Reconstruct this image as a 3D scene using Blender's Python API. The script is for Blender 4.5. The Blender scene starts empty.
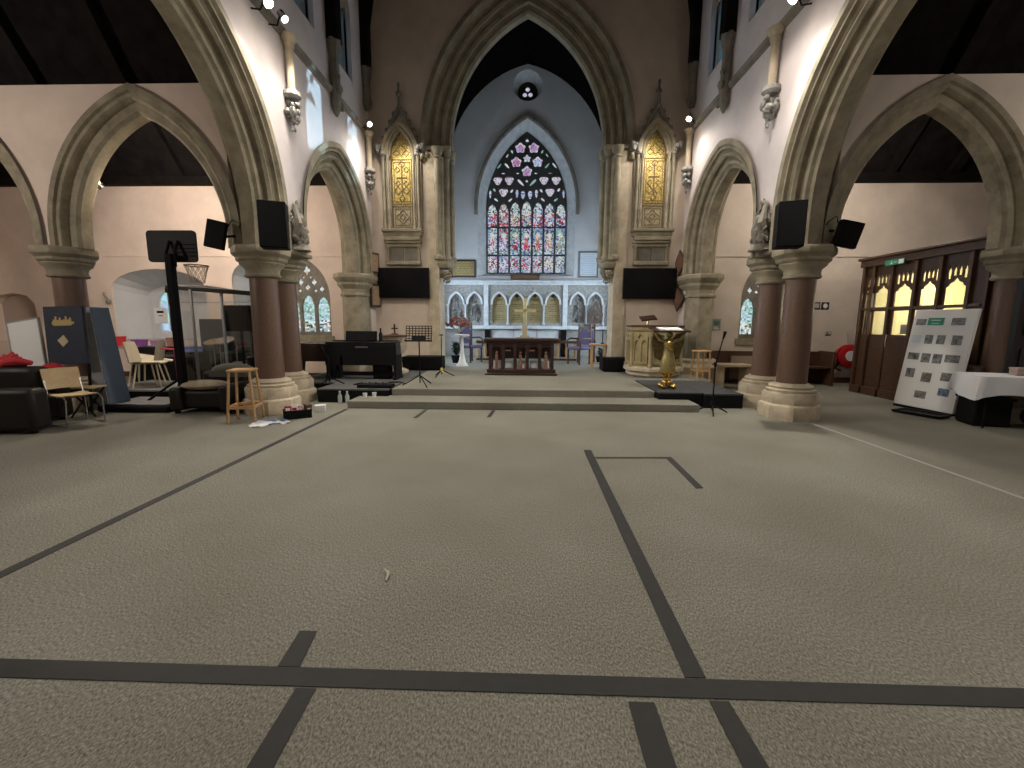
import bpy, bmesh, math, random
from mathutils import Vector, Matrix
from mathutils.geometry import tessellate_polygon
R = random.Random(7)
SC = bpy.context.scene
COL = SC.collection
PI = math.pi
rad = math.radians

# ------------------------------------------------------------------ materials
MATS = {}
def mat(name, col, rough=.6, metal=0., var=0., scale=8., bump=0., bscale=40., col2=None, spec=.5, emit=None, es=0., stretch=None, coat=0.):
    if name in MATS: return MATS[name]
    m = bpy.data.materials.new(name); m.use_nodes = True
    nt = m.node_tree; b = nt.nodes['Principled BSDF']
    b.inputs['Base Color'].default_value = (*col, 1)
    b.inputs['Roughness'].default_value = rough
    b.inputs['Metallic'].default_value = metal
    b.inputs['Specular IOR Level'].default_value = spec
    if coat: b.inputs['Coat Weight'].default_value = coat; b.inputs['Coat Roughness'].default_value = .15
    if emit:
        b.inputs['Emission Color'].default_value = (*emit, 1); b.inputs['Emission Strength'].default_value = es
    tc = None
    if var or bump or col2:
        tc = nt.nodes.new('ShaderNodeTexCoord'); src = tc.outputs['Object']
        if stretch:
            mp = nt.nodes.new('ShaderNodeMapping'); mp.inputs['Scale'].default_value = stretch
            nt.links.new(src, mp.inputs[0]); src = mp.outputs[0]
    if var or col2:
        n = nt.nodes.new('ShaderNodeTexNoise'); n.inputs['Scale'].default_value = scale; n.inputs['Detail'].default_value = 6
        n.inputs['Roughness'].default_value = .65
        nt.links.new(src, n.inputs['Vector'])
        r = nt.nodes.new('ShaderNodeValToRGB')
        c2 = col2 or tuple(c * (1 - var) for c in col)
        c1 = col if col2 else tuple(min(1, c * (1 + var * .6)) for c in col)
        r.color_ramp.elements[0].position = .35; r.color_ramp.elements[0].color = (*c2, 1)
        r.color_ramp.elements[1].position = .65; r.color_ramp.elements[1].color = (*c1, 1)
        nt.links.new(n.outputs['Fac'], r.inputs[0]); nt.links.new(r.outputs[0], b.inputs['Base Color'])
    if bump:
        n2 = nt.nodes.new('ShaderNodeTexNoise'); n2.inputs['Scale'].default_value = bscale; n2.inputs['Detail'].default_value = 4
        nt.links.new(src, n2.inputs['Vector'])
        bp = nt.nodes.new('ShaderNodeBump'); bp.inputs['Strength'].default_value = bump; bp.inputs['Distance'].default_value = .02
        nt.links.new(n2.outputs['Fac'], bp.inputs['Height']); nt.links.new(bp.outputs[0], b.inputs['Normal'])
    MATS[name] = m
    return m

def carpet_mat():
    m = bpy.data.materials.new('carpet'); m.use_nodes = True; nt = m.node_tree; b = nt.nodes['Principled BSDF']
    b.inputs['Roughness'].default_value = .95; b.inputs['Specular IOR Level'].default_value = .15
    tc = nt.nodes.new('ShaderNodeTexCoord')
    n = nt.nodes.new('ShaderNodeTexNoise'); n.inputs['Scale'].default_value = 120; n.inputs['Detail'].default_value = 5; n.inputs['Roughness'].default_value = .8
    mp = nt.nodes.new('ShaderNodeMapping'); mp.inputs['Scale'].default_value = (1.0, .55, 1); mp.inputs['Rotation'].default_value = (0, 0, .25)
    nt.links.new(tc.outputs['Object'], mp.inputs[0]); nt.links.new(mp.outputs[0], n.inputs['Vector'])
    r = nt.nodes.new('ShaderNodeValToRGB'); e = r.color_ramp.elements
    e[0].position = .40; e[0].color = (.118, .113, .095, 1); e[1].position = .66; e[1].color = (.405, .398, .342, 1)
    k = e.new(.5); k.color = (.228, .224, .189, 1)
    nt.links.new(n.outputs['Fac'], r.inputs[0])
    n2 = nt.nodes.new('ShaderNodeTexNoise'); n2.inputs['Scale'].default_value = 1.1; n2.inputs['Detail'].default_value = 4
    nt.links.new(tc.outputs['Object'], n2.inputs['Vector'])
    r2 = nt.nodes.new('ShaderNodeValToRGB'); r2.color_ramp.elements[0].position = .3; r2.color_ramp.elements[0].color = (.82, .79, .76, 1)
    r2.color_ramp.elements[1].position = .7; r2.color_ramp.elements[1].color = (1, 1, 1, 1)
    nt.links.new(n2.outputs['Fac'], r2.inputs[0])
    mx = nt.nodes.new('ShaderNodeMixRGB'); mx.blend_type = 'MULTIPLY'; mx.inputs[0].default_value = 1
    nt.links.new(r.outputs[0], mx.inputs[1]); nt.links.new(r2.outputs[0], mx.inputs[2]); nt.links.new(mx.outputs[0], b.inputs['Base Color'])
    bp = nt.nodes.new('ShaderNodeBump'); bp.inputs['Strength'].default_value = .5; bp.inputs['Distance'].default_value = .01
    nt.links.new(n.outputs['Fac'], bp.inputs['Height']); nt.links.new(bp.outputs[0], b.inputs['Normal'])
    MATS['carpet'] = m; return m

def glass_mat(name='lit_stained_glass', strength=2.2):
    m = bpy.data.materials.new(name); m.use_nodes = True; nt = m.node_tree; b = nt.nodes['Principled BSDF']
    a = nt.nodes.new('ShaderNodeAttribute'); a.attribute_name = 'Col'
    b.inputs['Base Color'].default_value = (.02, .02, .02, 1); b.inputs['Roughness'].default_value = .25
    nt.links.new(a.outputs['Color'], b.inputs['Emission Color']); b.inputs['Emission Strength'].default_value = strength
    MATS[name] = m; return m

def plate_glass():
    m = bpy.data.materials.new('clear_acrylic'); m.use_nodes = True; nt = m.node_tree
    nt.nodes.remove(nt.nodes['Principled BSDF']); out = nt.nodes['Material Output']
    t = nt.nodes.new('ShaderNodeBsdfTransparent'); t.inputs[0].default_value = (.86, .87, .86, 1)
    g = nt.nodes.new('ShaderNodeBsdfGlossy'); g.inputs['Roughness'].default_value = .08
    mx = nt.nodes.new('ShaderNodeMixShader'); mx.inputs[0].default_value = .12
    nt.links.new(t.outputs[0], mx.inputs[1]); nt.links.new(g.outputs[0], mx.inputs[2]); nt.links.new(mx.outputs[0], out.inputs[0])
    return m

PLASTERE = mat('east_wall_lit_plaster', (.66, .55, .45), .85, var=.14, scale=1.0, bump=.05, bscale=25)  # beige holds the warm lamplight that falls on this wall
PLASTER = mat('pink_plaster', (.67, .605, .60), .85, var=.10, scale=1.2, bump=.05, bscale=25)
PLASTER3 = mat('beige_plaster', (.66, .575, .49), .85, var=.12, scale=1.1, bump=.05, bscale=25)
PLASTER2 = mat('peach_plaster', (.70, .575, .49), .85, var=.10, scale=1.2, bump=.05, bscale=25)
PLASTERC = mat('chancel_plaster', (.60, .60, .61), .85, var=.08, scale=1.0)
STONE = mat('arch_stone', (.30, .262, .185), .88, var=.34, scale=3.5, bump=.15, bscale=30)
DSTONE = mat('weathered_dim_arch_stone', (.27, .235, .165), .9, var=.28, scale=3.5, bump=.15, bscale=30)  # soot, plus the arch's dimmer light put into the colour
STONE2 = mat('pale_stone', (.49, .415, .305), .85, var=.22, scale=5, bump=.2, bscale=30)
STONED = mat('dark_stone', (.22, .20, .165), .9, var=.3, scale=4, bump=.2, bscale=30)
MARBLE = mat('pale_marble', (.62, .64, .66), .5, var=.15, scale=6)
GREYCARV = mat('carved_grey_stone', (.33, .32, .30), .85, var=.35, scale=14, bump=.5, bscale=25)
GRANITE = mat('red_granite', (.150, .087, .060), .42, var=.16, scale=30)
TIMBER = mat('black_timber', (.011, .009, .008), .9, var=.4, scale=5, spec=.08)
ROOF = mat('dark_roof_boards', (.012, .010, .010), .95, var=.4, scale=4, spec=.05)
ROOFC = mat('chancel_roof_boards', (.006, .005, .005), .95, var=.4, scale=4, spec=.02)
MAHOG = mat('dark_mahogany', (.034, .013, .009), .35, var=.4, scale=6, stretch=(1, 1, 8))
OAK = mat('brown_oak', (.075, .036, .019), .45, var=.35, scale=6, stretch=(1, 1, 7))
PINE = mat('pale_pine', (.50, .30, .13), .5, var=.25, scale=8, stretch=(1, 1, 6))
BIRCH = mat('birch_ply', (.62, .47, .27), .5, var=.15, scale=8)
BLACK = mat('matt_black', (.0055, .0055, .006), .75, spec=.15)
BLACKG = mat('gloss_black', (.005, .005, .0055), .35, spec=.22)
SCREEN = mat('screen_black', (.004, .004, .005), .2, spec=.3)
LEATHER = mat('black_leather', (.012, .010, .008), .5, spec=.3, bump=.15, bscale=50)
CHROME = mat('chrome', (.6, .6, .6), .25, 1.)
BRASS = mat('polished_brass', (.72, .50, .16), .22, 1., var=.25, scale=20)
GOLD = mat('gold_mosaic', (.62, .46, .15), .45, .6, var=.75, scale=28)
GOLDD = mat('dark_gold_line', (.14, .09, .03), .6)  # dark line colour of the mosaic pattern
TAPE = mat('black_carpet_tape', (.014, .014, .0135), .75, var=.25, scale=12)
WHITE = mat('white_card', (.74, .74, .73), .6)
LINEN = mat('white_linen', (.74, .75, .78), .85)
PAPER = mat('paper_blue_white', (.60, .66, .74), .7)
NAVY = mat('navy_fabric', (.022, .030, .052), .75, var=.2, scale=10)
BLUEMAT = mat('slate_blue_vinyl', (.085, .120, .175), .55, var=.12, scale=3)
GREYV = mat('grey_vinyl', (.26, .265, .27), .6, var=.15, scale=6)
DCARPET = mat('dark_stage_carpet', (.045, .046, .050), .95, var=.25, scale=60)
GCARPET = mat('grey_stage_carpet', (.095, .095, .092), .95, var=.25, scale=60)
RED = mat('red_cloth', (.45, .018, .03), .8, var=.2, scale=10)
REDP = mat('red_paint', (.50, .02, .025), .4)
PINK = mat('pink_paint', (.60, .06, .12), .5)
CREAM = mat('cream_plastic', (.66, .58, .42), .5)
PURPLE = mat('purple_plush', (.12, .10, .20), .85)
GREEN = mat('sign_green', (.02, .22, .13), .5)
BEIGE = mat('beige_cushion', (.33, .28, .19), .9, var=.2, scale=12)
KHAKI = mat('grey_green_cloth', (.085, .090, .075), .9)
DRIED = mat('dried_flowers', (.30, .12, .11), .9, var=.5, scale=60)
PLANT = mat('dark_leaf', (.015, .022, .014), .7, var=.4, scale=30)
BLUEP = mat('blue_plastic', (.08, .16, .42), .5)
PURP = mat('purple_plastic', (.20, .06, .26), .5)
GREYP = mat('grey_print', (.22, .22, .21), .6, var=.75, scale=38)
LAMPM = mat('lamp_glow', (1, .9, .7), .4, emit=(1, .83, .58), es=60)
ACRYL = plate_glass()
CARPET = carpet_mat()
GLASSM = glass_mat('lit_stained_glass', .8)
GLASSA = glass_mat('lit_aisle_glass', 1.0)
def clear_pane():
    m = bpy.data.materials.new('clerestory_glass'); m.use_nodes = True; nt = m.node_tree
    nt.nodes.remove(nt.nodes['Principled BSDF']); out = nt.nodes['Material Output']
    t = nt.nodes.new('ShaderNodeBsdfTransparent'); t.inputs[0].default_value = (.72, .88, .95, 1)
    g = nt.nodes.new('ShaderNodeBsdfGlossy'); g.inputs['Roughness'].default_value = .15
    mx = nt.nodes.new('ShaderNodeMixShader'); mx.inputs[0].default_value = .06
    nt.links.new(t.outputs[0], mx.inputs[1]); nt.links.new(g.outputs[0], mx.inputs[2]); nt.links.new(mx.outputs[0], out.inputs[0]); return m
GLASSC = clear_pane()

# ------------------------------------------------------------------ mesh builder
class MB:
    def __init__(s): s.v = []; s.f = []
    def add(s, vs, fs):
        n = len(s.v); s.v += [tuple(a) for a in vs]; s.f += [tuple(i + n for i in q) for q in fs]; return s
    def box(s, x0, x1, y0, y1, z0, z1, M=None):
        vs = [Vector((x, y, z)) for z in (z0, z1) for y in (y0, y1) for x in (x0, x1)]
        if M is not None: vs = [M @ a for a in vs]
        return s.add(vs, [(0, 2, 3, 1), (4, 5, 7, 6), (0, 1, 5, 4), (2, 6, 7, 3), (0, 4, 6, 2), (1, 3, 7, 5)])
    def tube(s, pts, r, n=10, cap=True):
        pts = [Vector(p) for p in pts]; rs = r if isinstance(r, (list, tuple)) else [r] * len(pts)
        vs = []; up = None
        for i, p in enumerate(pts):
            a = pts[max(i - 1, 0)]; b = pts[min(i + 1, len(pts) - 1)]; d = (b - a).normalized()
            if up is None:
                up = d.orthogonal().normalized()
            up = (up - d * up.dot(d)).normalized() if (up - d * up.dot(d)).length > 1e-5 else d.orthogonal().normalized()
            w = d.cross(up)
            for k in range(n):
                t = 2 * PI * k / n; vs.append(p + (up * math.cos(t) + w * math.sin(t)) * rs[i])
        fs = []
        for i in range(len(pts) - 1):
            for k in range(n):
                k2 = (k + 1) % n; fs.append((i * n + k, i * n + k2, (i + 1) * n + k2, (i + 1) * n + k))
        if cap: fs += [tuple(reversed(range(n))), tuple((len(pts) - 1) * n + k for k in range(n))]
        return s.add(vs, fs)
    def lathe(s, prof, c=(0, 0, 0), n=24, rot=0., sx=1., sy=1., M=None):
        vs = []
        for r_, z in prof:
            for k in range(n):
                t = 2 * PI * k / n + rot
                q = Vector((r_ * math.cos(t) * sx, r_ * math.sin(t) * sy, z))
                if M is not None: q = M @ q
                vs.append(q + Vector(c))
        fs = []
        for i in range(len(prof) - 1):
            for k in range(n):
                k2 = (k + 1) % n; fs.append((i * n + k, i * n + k2, (i + 1) * n + k2, (i + 1) * n + k))
        fs += [tuple(reversed(range(n))), tuple((len(prof) - 1) * n + k for k in range(n))]
        return s.add(vs, fs)
    def ball(s, c, r, n=10, m=7, M=None):
        rx, ry, rz = r if isinstance(r, (tuple, list)) else (r, r, r)
        prof = [(math.sin(PI * i / m), -math.cos(PI * i / m)) for i in range(m + 1)]
        prof[0] = (.02, -1); prof[-1] = (.02, 1)
        vs = []
        for a, z in prof:
            for k in range(n):
                t = 2 * PI * k / n; q = Vector((a * math.cos(t) * rx, a * math.sin(t) * ry, z * rz))
                if M is not None: q = M @ q
                vs.append(q + Vector(c))
        fs = []
        for i in range(m):
            for k in range(n):
                k2 = (k + 1) % n; fs.append((i * n + k, i * n + k2, (i + 1) * n + k2, (i + 1) * n + k))
        fs += [tuple(reversed(range(n))), tuple(m * n + k for k in range(n))]
        return s.add(vs, fs)
    def plate(s, loops, f, d0, d1):
        """flat polygon (outer loop, then holes) in 2-D, mapped by f(u,v,d), between depths d0 and d1"""
        flat = [p for L in loops for p in L]
        tri = tessellate_polygon([[Vector((a, b, 0)) for a, b in L] for L in loops])
        n = len(flat)
        vs = [f(a, b, d0) for a, b in flat] + [f(a, b, d1) for a, b in flat]
        fs = [tuple(t) for t in tri] + [tuple(i + n for i in reversed(t)) for t in tri]
        o = 0
        for L in loops:
            m = len(L)
            for k in range(m):
                k2 = (k + 1) % m; fs.append((o + k, o + k2, o + k2 + n, o + k + n))
            o += m
        return s.add(vs, fs)
    def loft(s, rows, close=False):
        n = len(rows[0]); vs = [p for r_ in rows for p in r_]; fs = []
        for i in range(len(rows) - 1):
            for k in range(n if close else n - 1):
                k2 = (k + 1) % n; fs.append((i * n + k, i * n + k2, (i + 1) * n + k2, (i + 1) * n + k))
        return s.add(vs, fs)
    def obj(s, name, m, parent=None, smooth=True, bevel=0., fixn=True):
        me = bpy.data.meshes.new(name); me.from_pydata([tuple(v) for v in s.v], [], s.f); me.update()
        if fixn:
            b = bmesh.new(); b.from_mesh(me); bmesh.ops.recalc_face_normals(b, faces=b.faces); b.to_mesh(me); b.free()
        if smooth:
            me.shade_smooth(); me.set_sharp_from_angle(angle=rad(38))
        me.materials.append(m)
        o = bpy.data.objects.new(name, me); COL.objects.link(o)
        if parent: o.parent = parent
        if bevel:
            bv = o.modifiers.new('bevel', 'BEVEL'); bv.width = bevel; bv.segments = 2; bv.limit_method = 'ANGLE'; bv.angle_limit = rad(40)
        return o

def B(*boxes):
    m = MB()
    for b in boxes: m.box(*b)
    return m
def tag(o, label=None, cat=None, group=None, kind=None):
    if label: o['label'] = label
    if cat: o['category'] = cat
    if group: o['group'] = group
    if kind: o['kind'] = kind
    return o
def thing(name, label, cat, loc=(0, 0, 0), rz=0., group=None, rx=0., ry=0.):
    o = bpy.data.objects.new(name, None); COL.objects.link(o); o.location = loc; o.rotation_euler = (rx, ry, rz); o.empty_display_size = .1
    return tag(o, label, cat, group)
def struct(o): o['kind'] = 'structure'; return o
def copy_tree(o, loc=None, rz=None, label=None, parent=None):
    c = o.copy(); COL.objects.link(c)
    if parent: c.parent = parent
    if loc is not None: c.location = loc
    if rz is not None: c.rotation_euler = (c.rotation_euler[0], c.rotation_euler[1], rz)
    if label: c['label'] = label
    for ch in list(o.children): copy_tree(ch, parent=c)
    return c
def arc(cx, cz, r, a0, a1, n): return [(cx + r * math.cos(a0 + (a1 - a0) * i / n), cz + r * math.sin(a0 + (a1 - a0) * i / n)) for i in range(n + 1)]
def gothic(xc, hw, z0, zs, c, n=14):
    """pointed arch outline: bottom-left, up, over, down to bottom-right.  c = centre distance past the axis"""
    r = hw + c; th = math.acos(c / r)
    left = [(xc - hw, z0)] + [(xc + c - r * math.cos(th * i / n), zs + r * math.sin(th * i / n)) for i in range(n + 1)]
    right = [(2 * xc - a, b) for a, b in reversed(left[:-1])]
    return left + right
YZ = lambda x: (lambda u, v, d: Vector((x + d, u, v)))       # u along y, extruded along x
XZ = lambda y: (lambda u, v, d: Vector((u, y + d, v)))       # u along x, extruded along y
XY = lambda z: (lambda u, v, d: Vector((u, v, z + d)))
# ------------------------------------------------------------------ room shell
YE = 11.05       # nave east wall
YA = 10.8        # chapel east walls
YC = 15.5        # chancel east wall
fl = MB(); fl.box(-14.5, 14.5, -7, 16.2, -.2, 0); struct(fl.obj('floor', CARPET, smooth=False))
# carpeted dais: two steps and the platform
d = MB(); d.plate([[(-2.98, 7.0), (2.86, 6.98), (2.86, 7.62), (-2.98, 7.62)]], XY(0), 0, .125); struct(d.obj('floor_lower_step', CARPET, bevel=.02))
d = MB(); d.plate([[(-2.41, 7.6), (2.30, 7.6), (2.30, 9.1), (3.95, 9.1), (3.95, YE), (3.2, YE), (3.2, YC), (-3.2, YC), (-3.2, YE), (-3.95, YE), (-3.95, 10.7), (-2.41, 10.7)]], XY(0), 0, .25)
struct(d.obj('floor_dais', CARPET, bevel=.02))

# big nave arch numbers (y, z): centre 4.3, springing of the curve z 3.0
BIG = dict(apex=4.5, c=.2, R=2.63, zs=3.0)
SML = dict(apex=9.14, c=.26, R=1.82, zs=3.08)
ZCAP = 2.55
def opening(a, z0):
    return gothic(a['apex'], a['R'] - a['c'], z0, a['zs'], a['c'], 18)
def cusp(xc, hw, z0, zt, n=5):
    """cusped lancet head outline"""
    zs = zt - hw * 1.7
    L = [(xc - hw, z0), (xc - hw, zs)]
    L += [(xc - hw + .10 * hw, zs + hw * .45), (xc - hw * .72, zs + hw * .75), (xc - hw * .78, zs + hw * .9), (xc - hw * .55, zs + hw * 1.3), (xc - hw * .25, zs + hw * 1.5), (xc, zt)]
    return L + [(2 * xc - a, b) for a, b in reversed(L[:-1])]

CLW = [(8.02, .40), (9.75, .40)]
for side, sg in (('left', -1), ('right', 1)):
    big = opening(BIG, ZCAP); sml = opening(SML, ZCAP)
    far = sml[-1][0]
    outline = [(-6.5, 0), (big[0][0] - .05, 0), (big[0][0] - .05, ZCAP)] + big + sml + [(far, 0), (YE, 0), (YE, 8.9), (-6.5, 8.9)]
    holes = [list(reversed(gothic(yc, hw, 6.62, 7.9, .25, 8))) for yc, hw in CLW]
    w = MB(); w.plate([outline] + holes, YZ(sg * 3.83), 0, sg * .6)
    struct(w.obj('wall_nave_' + side, PLASTER, smooth=False))
    for i, (yc, hw) in enumerate(CLW):
        g = MB(); pts = gothic(yc, hw, 6.62, 7.9, .25, 8); g.plate([pts], YZ(sg * 3.99), 0, sg * .02)
        o = g.obj('window_%d' % (10 + i + (6 if sg > 0 else 0)), GLASSC, smooth=False); struct(o)
        s = MB(); tf = [[(yc + .075 * math.sin(a) + .07 * math.cos(t), 7.98 + .075 * math.cos(a) + .07 * math.sin(t)) for t in [2 * PI * i / 12 for i in range(12)]] for a in (0, 2.2, -2.2)]
        s.plate([pts, cusp(yc, .22, 6.72, 7.72)[::-1]] + tf, YZ(sg * 3.93), 0, sg * .05); s.obj('stone_tracery', STONE2, o, smooth=False)
        s = MB(); s.add([(sg * 3.825, yc - hw, 6.50), (sg * 3.825, yc + hw, 6.50), (sg * 3.95, yc + hw, 6.74), (sg * 3.95, yc - hw, 6.74), (sg * 3.84, yc - hw, 6.45), (sg * 3.84, yc + hw, 6.45)], [(0, 1, 2, 3), (0, 4, 5, 1)])
        s.obj('sloping_sill', PLASTER, o)

def mould_arch(fmap, a, z0, prof, n=26):
    """prof: (u, d) across the wall and inwards from the opening edge; fmap(u_along, z, across)"""
    m = MB()
    for sgn in (-1, 1):
        rows = []
        for u, dd in prof:
            r = a['R'] - dd; c = a['c']; th = math.acos(c / r); row = []
            for z in (z0, z0 + (a['zs'] - z0) * .5): row.append((-(r - c), z))
            row += [(c - r * math.cos(th * i / n), a['zs'] + r * math.sin(th * i / n)) for i in range(n + 1)]
            rows.append([fmap(a['apex'] + sgn * -p, z, u) if sgn > 0 else fmap(a['apex'] + p, z, u) for p, z in row])
        m.loft(rows)
    return m
def roll(u, dd, r, a0=-180, a1=90, n=5):
    return [(u + r * math.cos(rad(a0 + (a1 - a0) * i / n)), dd + r * math.sin(rad(a0 + (a1 - a0) * i / n))) for i in range(n + 1)]
half = [(-.37, -.09), (-.37, .0), (-.33, .04), (-.33, .075), (-.275, .085), (-.235, .13), (-.275, .16), (-.275, .185), (-.235, .22), (-.17, .21), (-.14, .25), (-.175, .285), (-.165, .335), (-.12, .36), (-.10, .41)]
PROF = half + [(-u, d_) for u, d_ in reversed(half)]
num = 1
for sg in (-1, 1):
    fm = lambda p, z, u, sg=sg: Vector((sg * (4.13 + u), p, z))
    for a in (BIG, SML):
        pr = PROF
        struct(mould_arch(fm, a, ZCAP, pr).obj('trim_%d' % num, STONE)); num += 1
# cross arches between transepts and chapels
CR = dict(c=.74, R=2.16, zs=2.72)
cp = [(-.27, -.06), (-.27, .02), (-.235, .04), (-.235, .09), (-.20, .12), (-.15, .13), (-.13, .19), (-.13, .23), (-.09, .27), (.09, .27), (.13, .23), (.13, .19), (.15, .13), (.20, .12), (.235, .09), (.235, .04), (.27, .02), (.27, -.06)]
for sg, side in ((-1, 'left'), (1, 'right')):
    ops = []
    for k in range(3):
        xc = 5.73 + k * 3.07
        ops.append(gothic(xc, CR['R'] - CR['c'], ZCAP, CR['zs'], CR['c'], 16))
        a = dict(CR, apex=sg * xc)
        fm = lambda p, z, u: Vector((p, 6.8 + u, z))
        struct(mould_arch(fm, a, ZCAP, cp, 20).obj('trim_%d' % num, STONE)); num += 1
    out = [(4.40, ZCAP)] + ops[0] + ops[1] + ops[2] + [(14, ZCAP), (14, 4.82), (4.40, 4.82)]
    w = MB(); w.plate([[(sg * a, b) for a, b in out]], XZ(6.58), 0, .44)
    struct(w.obj('wall_transept_' + side, PLASTER2 if sg < 0 else PLASTER3, smooth=False))
    # transept roof: steep slope rising towards the viewer, with rafters
    def slope(x0, x1, y0, y1, t, dz=0.):
        m = MB(); z = lambda y: 4.80 + (6.85 - y) * 1.50 + dz
        m.add([(x0, y0, z(y0)), (x1, y0, z(y0)), (x1, y1, z(y1)), (x0, y1, z(y1)), (x0, y0, z(y0) + t), (x1, y0, z(y0) + t), (x1, y1, z(y1) + t), (x0, y1, z(y1) + t)],
              [(0, 1, 2, 3), (7, 6, 5, 4), (0, 4, 5, 1), (1, 5, 6, 2), (2, 6, 7, 3), (3, 7, 4, 0)]); return m
    r_ = slope(min(sg * 4.4, sg * 14.2), max(sg * 4.4, sg * 14.2), 3.9, 7.0, .15); struct(r_.obj('ceiling_transept_' + side, ROOF, smooth=False))
    for k, x in enumerate([5.96, 7.31, 8.7, 10.1]):
        r_ = slope(sg * x - .11, sg * x + .11, 3.9, 6.78, .2, -.22)
        tag(r_.obj('roof_rafter', TIMBER, smooth=False), 'dark sloping rafter under the %s transept roof, %s from the nave wall' % (side, ['first', 'second', 'third', 'fourth'][k]), 'rafter', side + ' transept rafters')
    m = MB(); m.box(min(sg * 4.4, sg * 14.2), max(sg * 4.4, sg * 14.2), -7, 3.9, 9.2, 9.4); struct(m.obj('ceiling_transept_cap_' + side, ROOF, smooth=False))
    # chapel east wall with window openings
    wx = sg * (5.49 if sg < 0 else 5.83)
    gw = gothic(wx, .60, 1.08, 2.05, .42, 10)
    holes = [gw]
    if sg < 0:
        holes.append([(-10.5, .95), (-10.5, 2.22)] + [(-9.27 - 1.23 * math.cos(PI * i / 10), 2.22 + .50 * math.sin(PI * i / 10)) for i in range(1, 10)] + [(-8.04, 2.22), (-8.04, .95)])
        holes.append([(-7.36, .95), (-7.36, 2.45)] + [(-6.96 - .40 * math.cos(PI * i / 10), 2.45 + .42 * math.sin(PI * i / 10)) for i in range(1, 10)] + [(-6.56, 2.45), (-6.56, .95)])
        holes.append([(-13.7, .9), (-13.7, 1.85), (-13.5, 2.05), (-13.1, 2.12), (-12.75, 2.05), (-12.55, 1.85), (-12.55, .9)])
    w = MB(); w.plate([[(sg * 4.2, 0), (sg * 14, 0), (sg * 14, 5.0), (sg * 4.2, 5.0)]] + holes, XZ(YA), 0, .28)
    struct(w.obj('wall_chapel_' + side, PLASTER2 if sg < 0 else PLASTER3, smooth=False))
    w = MB(); w.box(sg * 14 - .1, sg * 14 + .1, -7, 12.4, 0, 9.4); struct(w.obj('wall_outer_' + side, PLASTER2 if sg < 0 else PLASTER, smooth=False))
    w = MB(); w.box(min(sg * 4.4, sg * 14), max(sg * 4.4, sg * 14), -7, -6.8, 0, 9.4); struct(w.obj('wall_transept_back_' + side, PLASTER, smooth=False))
    m = MB(); z = lambda y: 4.80 + (10.85 - y) * 1.19
    x0, x1 = min(sg * 4.2, sg * 14.1), max(sg * 4.2, sg * 14.1)
    m.add([(x0, 11.1, z(11.1)), (x1, 11.1, z(11.1)), (x1, 9.6, z(9.6)), (x0, 9.6, z(9.6)), (x0, 7.0, 6.29), (x1, 7.0, 6.29), (x0, 7.0, 4.8), (x1, 7.0, 4.8)], [(0, 1, 2, 3), (3, 2, 5, 4), (4, 5, 7, 6)])
    struct(m.obj('ceiling_chapel_' + side, ROOF, smooth=False))
    for k, x in enumerate([5.6, 6.93, 8.3, 9.09 + .6]):
        r_ = MB(); x *= sg; ww = .09
        r_.add([(x - ww, 10.78, z(10.78) - .2), (x + ww, 10.78, z(10.78) - .2), (x + ww, 9.6, z(9.6) - .2), (x - ww, 9.6, z(9.6) - .2), (x - ww, 10.78, z(10.78)), (x + ww, 10.78, z(10.78)), (x + ww, 9.6, z(9.6)), (x - ww, 9.6, z(9.6))],
               [(0, 1, 2, 3), (7, 6, 5, 4), (0, 4, 5, 1), (1, 5, 6, 2), (2, 6, 7, 3), (3, 7, 4, 0)])
        tag(r_.obj('chapel_rafter', TIMBER, smooth=False), 'dark rafter in the %s chapel roof seen through the cross arch, %s from the nave' % (side, ['first', 'second', 'third', 'fourth'][k]), 'rafter', side + ' chapel rafters')
    m = B((x0, x1, 10.62, 10.80, 4.68, 4.86)); struct(m.obj('trim_%d' % num, TIMBER, smooth=False)); num += 1
    # pink string line on the chapel wall
    m = B((min(sg * 4.2, sg * 14), max(sg * 4.2, sg * 14), 10.775, 10.80, 3.02, 3.05)); struct(m.obj('trim_%d' % num, PLASTER2 if sg < 0 else PLASTER3)); num += 1
m = B((4.3, 13.9, 10.76, 10.80, 0, .13)); struct(m.obj('baseboard_right', OAK))
m = B((-13.9, -4.3, 10.76, 10.80, 0, .13)); struct(m.obj('baseboard_left', OAK))
# left deep window recess: splayed vault, jambs and back wall with a two-light window
rc = MB()
def ring(xa, xb, zs, h, z0, y): return [Vector((xa, y, z0)), Vector((xa, y, zs))] + [Vector(((xa + xb) / 2 - (xb - xa) / 2 * math.cos(PI * i / 10), y, zs + h * math.sin(PI * i / 10))) for i in range(1, 10)] + [Vector((xb, y, zs)), Vector((xb, y, z0))]
rc.loft([ring(-10.5, -8.04, 2.22, .50, .95, YA + .05), ring(-10.3, -8.3, 2.1, .32, .95, YA + .85)], True)
bk = ring(-10.3, -8.3, 2.1, .32, .95, 0); hole = [gothic(-9.78, .28, 1.15, 1.85, .15, 6)]
rc.plate([[(p.x, p.z) for p in bk]] + hole, XZ(YA + .85), 0, .1)
struct(rc.obj('wall_window_recess', PLASTERC, smooth=False))
r2 = MB(); r2.loft([ring(-7.36, -6.56, 2.45, .42, .95, YA + .05), ring(-7.2, -6.7, 2.4, .30, .95, YA + .5)], True)
bk = ring(-7.2, -6.7, 2.4, .30, .95, 0)
struct(r2.obj('wall_small_recess', PLASTERC, smooth=False))
r3 = MB(); r3.box(-13.8, -12.4, YA + .22, YA + .3, .8, 2.3); struct(r3.obj('wall_niche', mat('niche_plaster', (.42, .33, .28), .9), smooth=False))
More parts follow.
